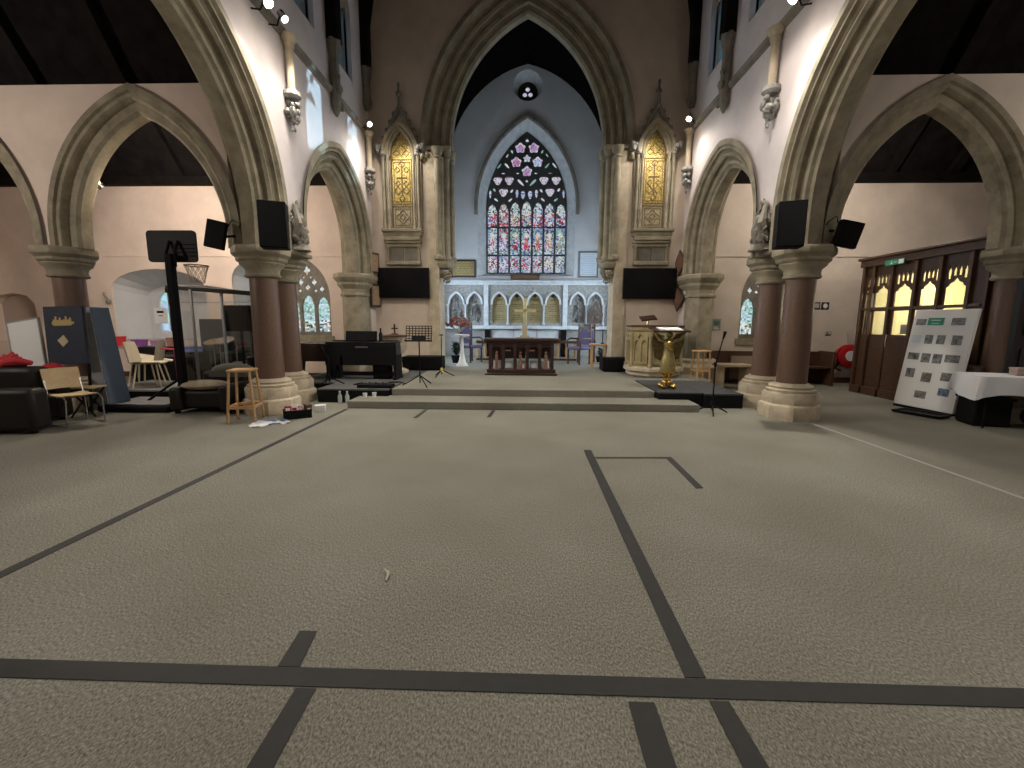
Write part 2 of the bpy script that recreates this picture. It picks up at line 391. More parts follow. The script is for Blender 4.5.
# --- coloured glass helpers
def paint(o, fn):
    ca = o.data.color_attributes.new('Col', 'FLOAT_COLOR', 'CORNER')
    for p in o.data.polygons:
        c = fn(p.center)
        for li in p.loop_indices: ca.data[li].color = (*c, 1)
def inside(pt, poly):
    x, y = pt; r_ = False; n = len(poly)
    for i in range(n):
        x1, y1 = poly[i]; x2, y2 = poly[(i + 1) % n]
        if (y1 > y) != (y2 > y) and x < (x2 - x1) * (y - y1) / (y2 - y1) + x1: r_ = not r_
    return r_
def glass_grid(x0, x1, z0, z1, nx, nz, y, jit=.3):
    m = MB(); vs = []
    for j in range(nz + 1):
        for i in range(nx + 1):
            jx = 0 if i in (0, nx) else R.uniform(-jit, jit) * (x1 - x0) / nx; jz = 0 if j in (0, nz) else R.uniform(-jit, jit) * (z1 - z0) / nz
            vs.append((x0 + (x1 - x0) * i / nx + jx, y, z0 + (z1 - z0) * j / nz + jz))
    return m.add(vs, [(j * (nx + 1) + i, j * (nx + 1) + i + 1, (j + 1) * (nx + 1) + i + 1, (j + 1) * (nx + 1) + i) for j in range(nz) for i in range(nx)])
# chapel pointed windows: tracery plate with lancets, coloured glass behind
def aisle_window(idx, wx, seed):
    rr = random.Random(seed)
    root = bpy.data.objects.new('window_%d' % idx, None); COL.objects.link(root); struct(root)
    root.location = (wx, YA + .12, 1.08)
    out = [(a - wx, b - 1.08) for a, b in gothic(wx, .60, 1.08, 2.05, .42, 10)]
    holes = []
    for k in (-1, 0, 1): holes.append(cusp(k * .385, .155, .10, 1.02 if k == 0 else .98))
    for (a, b, r_) in [(0, 1.62, .10), (-.17, 1.33, .075), (.17, 1.33, .075), (-.36, 1.16, .07), (.36, 1.16, .07), (0, 1.20, .075), (-.2, 1.12, .05), (.2, 1.12, .05), (-.09, 1.45, .04), (.09, 1.45, .04)]:
        holes.append([(a + r_ * math.cos(t) * (1 + .28 * math.cos(4 * t)) * .85, b + r_ * 1.3 * math.sin(t) * (1 + .28 * math.cos(4 * t)) * .85) for t in [2 * PI * i / 16 for i in range(16)]])
    m = MB(); m.plate([out] + [list(reversed(h)) for h in holes], XZ(0), -.05, .05); m.obj('stone_tracery', STONED, root, smooth=False)
    g = glass_grid(-.62, .62, 0, 1.78, 26, 40, .02)
    o = g.obj('stained_glass', GLASSA, root, smooth=False, fixn=False)
    def fn(c):
        v = c.z; t = rr.random()
        if v > 1.05: return rr.choice([(.80, .86, .84), (.5, .75, .72), (.75, .82, .9), (.65, .5, .4)])
        if .38 > v: return rr.choice([(.75, .85, .82), (.85, .9, .95), (.3, .5, .6), (.05, .08, .06), (.5, .45, .3)])
        return rr.choice([(.38, .66, .62), (.45, .72, .75), (.62, .80, .84), (.30, .50, .35), (.55, .7, .78), (.16, .30, .22), (.72, .84, .9), (.35, .58, .70)])
    paint(o, fn)
    B((-.66, .66, -.16, .0, -.16, .0)).obj('window_sill', STONE, root)
aisle_window(2, -5.49, 5); aisle_window(3, 5.83, 9)
def plain_pane(idx, x0, x1, z0, z1, y, c):
    g = glass_grid(x0, x1, z0, z1, 6, 10, y); o = g.obj('window_%d' % idx, GLASSA, smooth=False, fixn=False); struct(o)
    rr = random.Random(idx); paint(o, lambda p: tuple(k * rr.uniform(.7, 1.2) for k in c))
    m = MB(); xm = (x0 + x1) / 2
    m.box(xm - .02, xm + .02, y - .05, y, z0, z1); m.obj('mullion', STONED, o)
plain_pane(4, -10.1, -9.46, 1.1, 2.2, YA + .93, (.45, .70, .85))
plain_pane(5, -7.2, -6.7, 1.0, 2.68, YA + .48, (.42, .68, .78))

# nave east wall with the chancel arch
CA = dict(apex=0., c=1.35, R=3.82, zs=5.74)        # outer edge 2.47
op = gothic(0, CA['R'] - CA['c'], 5.5, CA['zs'], CA['c'], 22)
w = MB(); w.plate([[(-4.4, 0), (-2.2, 0), (-2.2, 5.5)] + op + [(2.2, 5.5), (2.2, 0), (4.4, 0), (4.4, 13.2), (-4.4, 13.2)]], XZ(YE), 0, .65)
struct(w.obj('wall_east', PLASTERE, smooth=False))
hh = [(-.40, -.10), (-.40, .0), (-.345, .05), (-.325, .09), (-.27, .10), (-.24, .16), (-.285, .20), (-.265, .26), (-.20, .27), (-.17, .33), (-.205, .37), (-.19, .44), (-.13, .46), (-.10, .52), (-.13, .56), (-.09, .62)]
pr = hh + [(-u, d_) for u, d_ in reversed(hh)]
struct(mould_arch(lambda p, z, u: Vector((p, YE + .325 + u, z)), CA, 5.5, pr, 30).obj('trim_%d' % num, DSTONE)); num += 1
# pale pilaster strips flanking the opening
for sg in (-1, 1):
    m = B((sg * 2.32 - .14, sg * 2.32 + .14, YE - .05, YE + .64, .25, 5.5)); struct(m.obj('trim_%d' % num, STONE2, smooth=False)); num += 1
# chancel
for sg, side in ((-1, 'left'), (1, 'right')):
    hol = [gothic(yc, .5, 1.2, 2.7, .3, 8) for yc in (12.4, 13.7)]
    w = MB(); w.plate([[(YE + .6, 0), (YC, 0), (YC, 7.4), (YE + .6, 7.4)]] + hol, YZ(sg * 3.2), 0, sg * .3); struct(w.obj('wall_chancel_' + side, PLASTERC, smooth=False))
    for k, yc in enumerate((12.4, 13.7)):
        g = MB(); g.plate([gothic(yc, .5, 1.2, 2.7, .3, 8)], YZ(sg * 3.35), 0, sg * .02); o = g.obj('window_%d' % (30 + k + (2 if sg > 0 else 0)), glass_mat('lit_chancel_glass', 14.) if 'lit_chancel_glass' not in MATS else MATS['lit_chancel_glass'], smooth=False); struct(o)
        paint(o, lambda p: (.66, .83, 1.0))
EW = dict(hw=1.40, z0=3.16, zs=5.35, c=1.55)
ow = gothic(0, EW['hw'] + .28, EW['z0'] - .12, EW['zs'], EW['c'], 20)
w = MB(); w.plate([[(-3.2, 0), (3.2, 0), (3.2, 12), (-3.2, 12)], ow, [(.30 * math.cos(2 * PI * i / 24) * 1.6, 9.20 + .30 * 1.6 * math.sin(2 * PI * i / 24)) for i in range(24)]], XZ(YC), 0, .35)
struct(w.obj('wall_chancel_east', PLASTERC, smooth=False))
# splayed reveal from wall face to the tracery
iw = gothic(0, EW['hw'], EW['z0'], EW['zs'], EW['c'], 20)
m = MB(); m.loft([[Vector((a, YC, b)) for a, b in ow], [Vector((a, YC + .26, b)) for a, b in iw]], True); struct(m.obj('trim_%d' % num, MARBLE, smooth=False)); num += 1
# dark hood mould over it
hd = dict(apex=0, c=EW['c'], R=EW['hw'] + .40 + EW['c'], zs=EW['zs'])
struct(mould_arch(lambda p, z, u: Vector((p, YC + u, z)), hd, 5.1, [(0, 0), (-.09, 0), (-.09, .09), (-.04, .12), (0, .12)], 24).obj('trim_%d' % num, STONED)); num += 1
# chancel vault: dark pointed barrel
prof = [(-3.25, 6.0), (-2.72, 6.2)] + [(x, z) for x, z in gothic(0, 2.70, 6.2, 6.5, .72, 16)[1:-1]] + [(2.72, 6.2), (3.25, 6.0)]
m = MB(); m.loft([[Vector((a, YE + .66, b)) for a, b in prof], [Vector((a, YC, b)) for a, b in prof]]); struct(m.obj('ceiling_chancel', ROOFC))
# nave roof
m = MB(); m.add([(-4.5, -6.6, 8.85), (-4.5, YE + .65, 8.85), (0, YE + .65, 13.1), (0, -6.6, 13.1), (4.5, YE + .65, 8.85), (4.5, -6.6, 8.85)], [(0, 1, 2, 3), (3, 2, 4, 5)]); struct(m.obj('ceiling_nave', ROOF, smooth=False))
w = MB(); w.box(-4.5, 4.5, -6.7, -6.5, 0, 13.2); struct(w.obj('wall_west', PLASTER, smooth=False))
# string course
for sg in (-1, 1):
    m = MB(); m.loft([[Vector((sg * x, y, z)) for x, z in ((3.83, 5.80), (3.76, 5.83), (3.74, 5.90), (3.83, 5.96))] for y in (-6.5, YE)]); struct(m.obj('trim_%d' % num, STONED)); num += 1
# east window
root = bpy.data.objects.new('window_1', None); COL.objects.link(root); struct(root); root.location = (0, YC + .28, 0)
lw = 2 * EW['hw'] / 7
holes = []; lanc = []
for i in range(7):
    xc = -EW['hw'] + lw * (i + .5); zt = 5.52 + .10 * (1 - abs(i - 3) / 3)
    L = cusp(xc, lw * .41, EW['z0'] + .03, zt); lanc.append((xc, lw * .41, L, zt)); holes.append(L)
    
s = 3.36 / 100.
def P_(x, y): return ((x - 251) / 4.517 * .0361, 3.16 + (690 - y) / 4.517 * .0361)
rosettes = []
def flower(x, y, r_, k, amp, ph=PI / 2, sx=1.):
    cx, cz = P_(x, y); r_ = r_ / 4.517 * .0361
    L = [(cx + r_ * sx * math.cos(t) * (1 + amp * math.cos(k * (t - ph))), cz + r_ * math.sin(t) * (1 + amp * math.cos(k * (t - ph)))) for t in [2 * PI * i / 30 for i in range(30)]]
    return L
tr = []
for (x, y) in [(222, 165), (280, 165), (205, 222), (297, 222), (251, 260)]: tr.append((flower(x, y, 21, 5, .14), 'cinq'))
tr.append((flower(251, 208, 15, 5, .18), 'star'))
for (x, y) in [(125, 297), (175, 297), (150, 345), (325, 297), (378, 297), (352, 345)]: tr.append((flower(x, y, 17, 3, .16, -PI / 2, 1.08), 'tref'))
def leaf(x, y, l, w_, ang):
    L = []
    for i in range(14):
        t = 2 * PI * i / 14; a = l * math.cos(t); b = w_ * math.sin(t) * (1 - .3 * math.cos(t))
        X = x + a * math.cos(rad(ang)) - b * math.sin(rad(ang)); Y = y + a * math.sin(rad(ang)) + b * math.cos(rad(ang)); L.append(P_(X, Y))
    return list(reversed(L))
for (x, y, l, w_, an) in [(225, 306, 20, 6, 45), (277, 306, 20, 6, 135), (132, 237, 15, 5, -50), (165, 237, 15, 5, 50), (338, 237, 15, 5, -50), (370, 237, 15, 5, 50), (166, 196, 10, 4, -60), (186, 180, 9, 4, 70), (337, 196, 10, 4, 60), (316, 180, 9, 4, -70),
                         (118, 377, 11, 5, 40), (180, 377, 11, 5, -40), (322, 377, 11, 5, 40), (378, 377, 11, 5, -40), (150, 268, 9, 4, 0), (352, 268, 9, 4, 0), (110, 336, 9, 5, 60), (186, 340, 9, 5, -60), (314, 340, 9, 5, 60), (390, 336, 9, 5, -60), (212, 268, 7, 4, 0), (290, 268, 7, 4, 0)]:
    tr.append((leaf(x, y, l, w_, an), 'leaf'))
for (x, y, w_) in [(209, 352, 6), (235, 357, 9), (266, 357, 9), (293, 352, 6), (92, 354, 5), (411, 354, 5)]: tr.append((leaf(x, y, 18, w_, 90), 'blue'))
tr.append((flower(251, 136, 7, 3, .1), 'tip')); tr.append((flower(251, 300, 6, 4, .1), 'tip'))
tw = [(a, b) for a, b in iw]
loops = [tw] + [list(reversed(h)) for h in holes] + [h for h, k in tr]
m = MB(); m.plate(loops, XZ(0), -.06, .06); m.obj('stone_tracery', mat('dark_tracery', (.045, .042, .04), .8), root, smooth=False)
rr = random.Random(3)
PAL = {'w': [(.80, .84, .90), (.66, .72, .80), (.88, .86, .84), (.72, .78, .90)], 'b': [(.16, .24, .62), (.30, .42, .80), (.45, .58, .85)], 'r': [(.62, .05, .08), (.75, .16, .20), (.5, .03, .06)], 'g': [(.20, .42, .36), (.35, .58, .52)],
       'p': [(.42, .25, .55), (.60, .45, .70)], 'o': [(.62, .36, .20), (.45, .25, .16)], 'k': [(.05, .05, .07), (.10, .08, .10)], 'y': [(.80, .70, .42)]}
robes = ['rw', 'pw', 'kr', 'rr', 'or', 'oy', 'go']
bgs = ['w', 'r', 'g', 'w', 'b', 'p', 'g']
for i, (xc, hw, L, zt) in enumerate(lanc):
    g = glass_grid(xc - hw - .015, xc + hw + .015, EW['z0'], zt + .02, 9, 64, .03, .35)
    o = g.obj('lancet_glass', GLASSM, root, smooth=False, fixn=False)
    def fn(c, i=i, xc=xc, hw=hw):
        u = (c.x - xc) / hw; z = c.z - 3.16; pk = lambda s_: rr.choice(PAL[rr.choice(s_)])
        if .60 < z < .66 or 1.56 < z < 1.62: return (.04, .04, .06)
        if z < .6:
            e = math.hypot(u * .16, z - .33)
            return pk('wbpg') if e > .2 else pk('wwkb' + robes[i])
        if z < 1.56:
            zz = z - .66
            if math.hypot(u * .16, zz - .66) < .085: return pk('wwy') 
            if zz < .16: return pk('wbgk')
            if zz < .60 and abs(u) < .25 + .55 * (1 - zz / .6): return pk(robes[i] * 2 + 'w')
            return pk(bgs[i] + 'bkg') if zz > .5 else pk('wkb' + bgs[i])
        zz = z - 1.62
        if math.hypot(u * .16, zz - .40) < .06: return pk('wy')
        if zz < .38 and abs(u) < .6: return pk('wk' + robes[(i + 3) % 7] + 'b')
        return pk('wwkg' + bgs[i]) if zz > .42 else pk('wbrk')
    paint(o, fn)
for h, k in tr:
    m = MB(); m.plate([h], XZ(.0), .03, .032)
    xs = [p[0] for p in h]; zs = [p[1] for p in h]; cx, cz = sum(xs) / len(xs), sum(zs) / len(zs)
    if k in ('cinq', 'tref', 'star'):
        m = MB(); n = len(h); vs = [(cx, .03, cz)] + [(cx + (a - cx) * q, .03, cz + (b - cz) * q) for q in (.4, .72, 1.03) for a, b in h]
        fs = [(0, 1 + j, 1 + (j + 1) % n) for j in range(n)] + [(1 + q * n + j, 1 + q * n + (j + 1) % n, 1 + (q + 1) * n + (j + 1) % n, 1 + (q + 1) * n + j) for q in (0, 1) for j in range(n)]
        m.add(vs, fs)
    o = m.obj('tracery_glass', GLASSM, root, smooth=False, fixn=False)
    rm = max(math.hypot(a - cx, b - cz) for a, b in h)
    base = {'cinq': rr.choice(['bbw', 'pbw', 'bpr']), 'star': 'gwb', 'tref': 'wwwp', 'leaf': 'wwg', 'blue': 'bbw', 'tip': 'w'}[k]
    if k in ('leaf', 'tip'):
        c0 = rr.choice(PAL[rr.choice(base)]); paint(o, lambda c: c0)
    else:
        def fn(c, cx=cx, cz=cz, rm=rm, base=base, k=k):
            d_ = math.hypot(c.x - cx, c.z - cz) / rm
            if k == 'tref' and .4 < d_ < .62: return rr.choice([(.35, .2, .3), (.8, .8, .85)])
            return rr.choice(PAL[rr.choice('wwp' if d_ > .6 else base)])
        paint(o, fn)
# saddle bars across the lancets
B(*[(-EW['hw'], EW['hw'], -.01, .02, z - .006, z + .006) for z in (3.79, 4.75)]).obj('saddle_bars', BLACK, root)
# round window with trefoil in the gable
root = bpy.data.objects.new('window_6', None); COL.objects.link(root); struct(root); root.location = (0, YC + .3, 9.20)
m = MB(); m.loft([[Vector((.48 * math.cos(2 * PI * i / 24), -.3, .48 * math.sin(2 * PI * i / 24))) for i in range(24)], [Vector((.33 * math.cos(2 * PI * i / 24), -.02, -.1 + .33 * math.sin(2 * PI * i / 24))) for i in range(24)]], True); m.obj('round_reveal', MARBLE, root, smooth=False)
hl = [[(.085 * math.cos(t) + .10 * math.cos(a), -.1 + .085 * math.sin(t) + .10 * math.sin(a)) for t in [2 * PI * i / 14 for i in range(14)]] for a in (PI / 2, PI / 2 + 2 * PI / 3, PI / 2 - 2 * PI / 3)]
hl = [[(-.0 + .11 * math.sin(a) + .075 * math.cos(t), -.1 + .11 * math.cos(a) + .075 * math.sin(t)) for t in [2 * PI * i / 14 for i in range(14)]] for a in (0, 2 * PI / 3, -2 * PI / 3)]
m = MB(); m.plate([[(.36 * math.cos(2 * PI * i / 24), -.1 + .36 * math.sin(2 * PI * i / 24)) for i in range(24)]] + hl, XZ(0), -.03, .03); m.obj('stone_tracery', MATS['dark_tracery'], root, smooth=False)
g = glass_grid(-.22, .22, -.32, .12, 8, 8, .02); o = g.obj('stained_glass', GLASSM, root, smooth=False, fixn=False); paint(o, lambda c: rr.choice([(.8, .8, .95), (.6, .6, .8), (.7, .65, .8)]))
# carpet seam and floor tape
m = B((4.19, 4.23, .8, 6.3, 0, .003)); struct(m.obj('floor_seam', mat('pale_seam', (.32, .31, .28), .8)))
def tape(pts, label, w=None):
    m = MB(); m.plate([pts], XY(0), 0.001, .004); tag(m.obj('floor_tape', TAPE, smooth=False), label, 'tape', 'black tape lines on the carpet')
tape([(-3.6, 1.50), (3.2, 1.51), (3.2, 1.60), (-3.6, 1.595)], 'black tape strip running right across the carpet nearest the camera')
tape([(-3.055, -.6), (-2.965, -.6), (-2.93, 6.95), (-2.99, 6.95)], 'long black tape line along the left side of the nave carpet')
tape([(.672, 1.605), (.757, 1.605), (.765, 4.79), (.68, 4.79)], 'long black tape line running away right of centre from the cross strip')
tape([(.745, .7), (.85, .7), (.80, 1.495), (.725, 1.495)], 'black tape continuing towards the camera below the long right line')
tape([(.77, 4.49), (1.56, 4.53), (1.56, 4.575), (.77, 4.535)], 'thin black tape joining the tops of the right hand lines')
tape([(1.52, 3.68), (1.59, 3.69), (1.60, 4.575), (1.535, 4.575)], 'short black tape leg hanging from the thin joining strip')
tape([(-1.035, 1.60), (-.94, 1.60), (-.968, 1.81), (-1.05, 1.81)], 'black tape stub above the cross strip left of centre')
tape([(-.895, .7), (-.80, .7), (-.818, 1.495), (-.90, 1.495)], 'black tape running off the bottom edge left of centre')
tape([(.415, .7), (.515, .7), (.51, 1.48), (.41, 1.48)], 'black tape running off the bottom edge just right of centre')
tape([(-1.69, 6.33), (-1.63, 6.33), (-1.60, 6.96), (-1.66, 6.96)], 'short black tape mark before the step, the farther left')
tape([(-.58, 6.45), (-.52, 6.45), (-.48, 6.96), (-.54, 6.96)], 'short black tape mark before the step, nearer the centre')
# ------------------------------------------------------------------ columns, shafts, carved stone
def rock(mb, c, r, n, seed, squash=1.):
    q = random.Random(seed)
    for i in range(n):
        t = q.uniform(0, 2 * PI); z = q.uniform(-1, 1); a = math.sqrt(1 - z * z)
        p = (c[0] + r[0] * a * math.cos(t) * .75, c[1] + r[1] * a * math.sin(t) * .75, c[2] + r[2] * z * .85)
        k = q.uniform(.28, .5) if n < 30 else q.uniform(.16, .32)
        mb.ball(p, (r[0] * k, r[1] * k, r[2] * k * squash), 7, 5, Matrix.Rotation(q.uniform(0, 3), 3, 'X') @ Matrix.Rotation(q.uniform(0, 3), 3, 'Z'))
def column(x, y, label, group, proto=[]):
    if proto:
        return copy_tree(proto[0], (x, y, 0), 0, label)
    t = thing('stone_column', label, 'column', (x, y, 0), 0, group)
    o8 = PI / 8
    m = MB()
    m.lathe([(.425, 0), (.425, .20), (.41, .225), (.385, .235), (.385, .38), (.36, .415)], n=8, rot=o8)
    m.lathe([(.335, .40), (.345, .425), (.34, .45), (.30, .46), (.295, .475), (.305, .495), (.29, .515), (.245, .53), (.235, .545)], n=28)
    m.obj('base', STONE2, t)
    MB().lathe([(.208, .53), (.204, 1.0), (.194, 2.13)], n=32).obj('shaft', GRANITE, t)
    m = MB()
    m.lathe([(.212, 2.10), (.25, 2.115), (.255, 2.14), (.238, 2.16), (.238, 2.20), (.25, 2.24), (.30, 2.285), (.315, 2.31), (.305, 2.33), (.325, 2.345)], n=28)
    m.lathe([(.335, 2.335), (.36, 2.36), (.36, 2.40), (.385, 2.42), (.415, 2.45), (.415, 2.52), (.395, 2.555)], n=8, rot=o8)
    m.obj('capital', STONE, t)
    proto.append(t); return t
G = 'granite columns on octagonal bases'
column(-4.10, 6.76, 'near granite column of the left pair, beside the pine bar stool', G)
column(-4.27, 7.64, 'rear granite column of the left pair, just behind the one by the stool', G)
column(4.13, 6.74, 'near granite column of the right pair, below the square black loudspeaker', G)
column(4.22, 7.68, 'rear granite column of the right pair, next to the microphone stand', G)
column(-7.28, 6.80, 'granite column in the left transept behind the leaning navy board', G)
column(7.27, 6.80, 'granite column in the right transept behind the white cloth table', G)
def impost(x, label):
    m = MB(); m.box(-.36, .36, -.42, .55, 2.53, 2.60)
    tag(m.obj('impost_block', STONE, bevel=.02), label, 'impost', 'impost blocks over the column pairs').location = (x, 7.2, 0)
impost(-4.14, 'stone slab joining the two capitals of the left column pair'); impost(4.17, 'stone slab joining the two capitals of the right column pair')
# the wall piers standing on the pairs
for sg in (-1, 1):
    m = B((min(sg * 3.90, sg * 4.36), max(sg * 3.90, sg * 4.36), 6.9, 7.62, 2.55, 3.3)); struct(m.obj('trim_%d' % num, STONE, smooth=False)); num += 1
# responds (half columns) at the far end of the small arches
def pilaster(sg, label):
    t = thing('stone_pilaster', label, 'pilaster', (sg * 4.13, 10.55, 0), 0, 'pilasters carrying the small arches')
    oct_ = [(.36, -.22), (.36, .5), (-.36, .5), (-.36, -.22), (-.17, -.42), (.17, -.42)]
    def ringp(k, z): return [Vector((a * k, b * k, z)) for a, b in oct_]
    MB().loft([ringp(1.35, 0), ringp(1.35, .42), ringp(1.15, .5), ringp(1.12, .58), ringp(.95, .62)], True).obj('base', STONE2, t, smooth=False)
    MB().loft([ringp(.78, .6), ringp(.76, 2.05)], True).obj('shaft', STONE, t, smooth=False)
    MB().loft([ringp(.8, 2.03), ringp(.86, 2.05), ringp(.86, 2.09), ringp(.78, 2.12), ringp(.80, 2.2), ringp(1.0, 2.3), ringp(1.0, 2.36), ringp(1.08, 2.39), ringp(1.2, 2.46), ringp(1.2, 2.53), ringp(1.15, 2.56)], True).obj('capital', STONE, t, smooth=False)
pilaster(-1, 'stone half column behind the black keyboard, left of the chancel'); pilaster(1, 'stone half column behind the pulpit, right of the chancel')
# carved corbel figures above the pairs
def figure(sg, label):
    t = thing('carved_corbel', label, 'carving', (sg * 3.76, 7.27, 2.60), 0, 'carved stone corbels between the arches')
    m = MB(); m.lathe([(.19, 0), (.17, .06), (.12, .10)], n=8); m.obj('ledge', STONED, t)
    m = MB(); rock(m, (0, 0, .30), (.13, .20, .26), 60, 5 + sg, 1.5); rock(m, (0, 0, .60), (.08, .13, .18), 34, 11 + sg, 1.5)
    m.ball((-sg * .08, -.05, .48), (.055, .055, .07)); m.tube([(-sg * .05, -.02, .42), (-sg * .07, .0, .28), (-sg * .03, .04, .1)], [.05, .08, .07], 8); m.tube([(0, -.12, .2), (-sg * .1, -.16, .4), (-sg * .02, -.1, .7)], [.05, .06, .03], 7)
    m.obj('foliage_figure', STONED, t)
figure(-1, 'weathered carved stone figure above the left column pair'); figure(1, 'weathered carved stone figure above the right column pair')
# wall shafts with foliage corbels under the lamps
def shaft(x, y, label, zt=5.80, zb=5.02):
    t = thing('wall_shaft', label, 'wall shaft', (x, y, 0), 0, 'slender wall shafts under the lamps')
    MB().lathe([(.062, zb), (.058, zt - .1)], n=14).obj('shaft', STONE2, t)
    MB().lathe([(.065, zt - .14), (.08, zt - .10), (.075, zt - .06), (.12, zt), (.13, zt + .05)], n=10).obj('capital', STONE2, t)
    m = MB(); m.lathe([(.135, zb + .01), (.14, zb - .05), (.10, zb - .09)], n=10); rock(m, (0, 0, zb - .24), (.12, .12, .17), 20, int(abs(x * 10) + y)); rock(m, (0, 0, zb - .45), (.06, .06, .11), 8, 4)
    m.obj('foliage_corbel', GREYCARV, t)
shaft(-3.74, 7.30, 'wall shaft with leafy corbel on the left wall above the column pair')
shaft(-3.74, 10.75, 'wall shaft in the far left corner beside the gold niche')
shaft(3.74, 7.30, 'wall shaft with leafy corbel on the right wall above the column pair')
shaft(3.74, 10.75, 'wall shaft in the far right corner beside the gold niche')
# timber wall posts with stone corbels
def post(sg, label):
    t = thing('timber_wall_post', label, 'roof post', (sg * 3.74, 9.0, 0), 0, 'timber posts between the clerestory windows')
    m = MB(); m.lathe([(.02, 5.42), (.06, 5.50), (.10, 5.62), (.09, 5.75), (.12, 5.86), (.10, 6.0), (.085, 6.5), (.12, 6.62), (.14, 6.72), (.14, 6.78)], n=8)
    m.ball((-sg * .1, -.05, 5.9), (.06, .08, .08)); m.ball((-sg * .08, .07, 5.62), (.05, .06, .08)); m.ball((-sg * .12, -.12, 6.08), (.04, .04, .05)); m.obj('stone_corbel', STONED, t)
    m = MB(); m.box(-.12, .12, -.12, .12, 6.76, 9.4); m.obj('post', TIMBER, t, smooth=False)
    m = MB(); c = [(0, 7.6), (-sg * .9, 9.0), (-sg * 2.3, 10.4), (-sg * 2.1, 10.6), (-sg * .7, 9.3), (0, 8.4)]
    m.plate([c if sg < 0 else list(reversed(c))], XZ(0), -.1, .1); m.obj('brace', TIMBER, t, smooth=False)
post(-1, 'black timber roof post between the left clerestory windows'); post(1, 'black timber roof post between the right clerestory windows')
def truss(sg, label):
    t = thing('roof_truss', label, 'roof truss', (sg * 3.76, 10.8, 0), 0, 'curved timbers against the east wall')
    MB().lathe([(.07, 6.35), (.13, 6.5), (.10, 6.62), (.10, 6.95), (.13, 7.1), (.14, 7.25)], n=8).obj('stone_corbel', STONED, t)
    m = MB(); inner = [(0 - sg * .10, 7.22), (-sg * .11, 8.2), (-sg * .22, 8.8), (-sg * .5, 9.5), (-sg * 1.1, 10.5), (-sg * 2.2, 11.6), (-sg * 3.7, 12.5)]
    outer = [(-sg * 3.7, 13.0), (-sg * 1.5, 11.4), (sg * .12, 9.4), (sg * .10, 7.22)]
    pl = inner + outer; m.plate([pl if sg > 0 else list(reversed(pl))], XZ(0), -.11, .11); m.obj('curved_brace', TIMBER, t, smooth=False)
truss(-1, 'black curved roof timber in the far left corner of the nave'); truss(1, 'black curved roof timber in the far right corner of the nave')
# lamps
def lamp(x, y, z, label, aim, group='spot lamps above the arcades', power=100., cone=128):
    t = thing('spot_lamp', label, 'lamp', (x, y, z), 0, group)
    a = Vector(aim) - Vector((x, y, z)); q = a.to_track_quat('Z', 'Y').to_matrix()
    m = MB(); m.lathe([(.03, -.13), (.05, -.11), (.055, -.02), (.07, .0), (.065, .005), (.05, -.02), (.02, -.03)], n=14, M=q); m.obj('housing', CHROME, t)
    m = MB(); m.ball(q @ Vector((0, 0, -.008)), (.036, .036, .036)); m.obj('bulb', LAMPM, t)
    sx = 1 if x > 0 else -1
    m = MB(); m.tube([q @ Vector((0, 0, -.1)), (sx * .12, .0, -.08), (sx * (3.84 - abs(x)) if abs(x) < 4 else sx * .12, 0, -.06)], .012, 6); m.obj('bracket', BLACK, t)
    l = bpy.data.lights.new('lamp_light', 'SPOT'); l.energy = power; l.color = (1, .93, .82); l.spot_size = rad(cone); l.spot_blend = .7; l.shadow_soft_size = .06
    o = bpy.data.objects.new('lamp_light', l); COL.objects.link(o); o.parent = t
    o.location = q @ Vector((0, 0, .06)); o.rotation_euler = a.to_track_quat('-Z', 'Y').to_euler()
    return t
def glow(x, y, z, power, col=(1, .90, .78), r=.05, name='lamp_spill_fill'):
    l = bpy.data.lights.new(name, 'POINT'); l.energy = power; l.color = col; l.shadow_soft_size = r
    o = bpy.data.objects.new(name, l); COL.objects.link(o); o.location = (x, y, z); return o

def wash(x, y, z, power):
    l = bpy.data.lights.new('wash_fill', 'SPOT'); l.energy = power; l.color = (1, .91, .80); l.spot_size = rad(165); l.spot_blend = .6; l.shadow_soft_size = .10
    o = bpy.data.objects.new('wash_fill', l); COL.objects.link(o); o.location = (x, y, z); return o
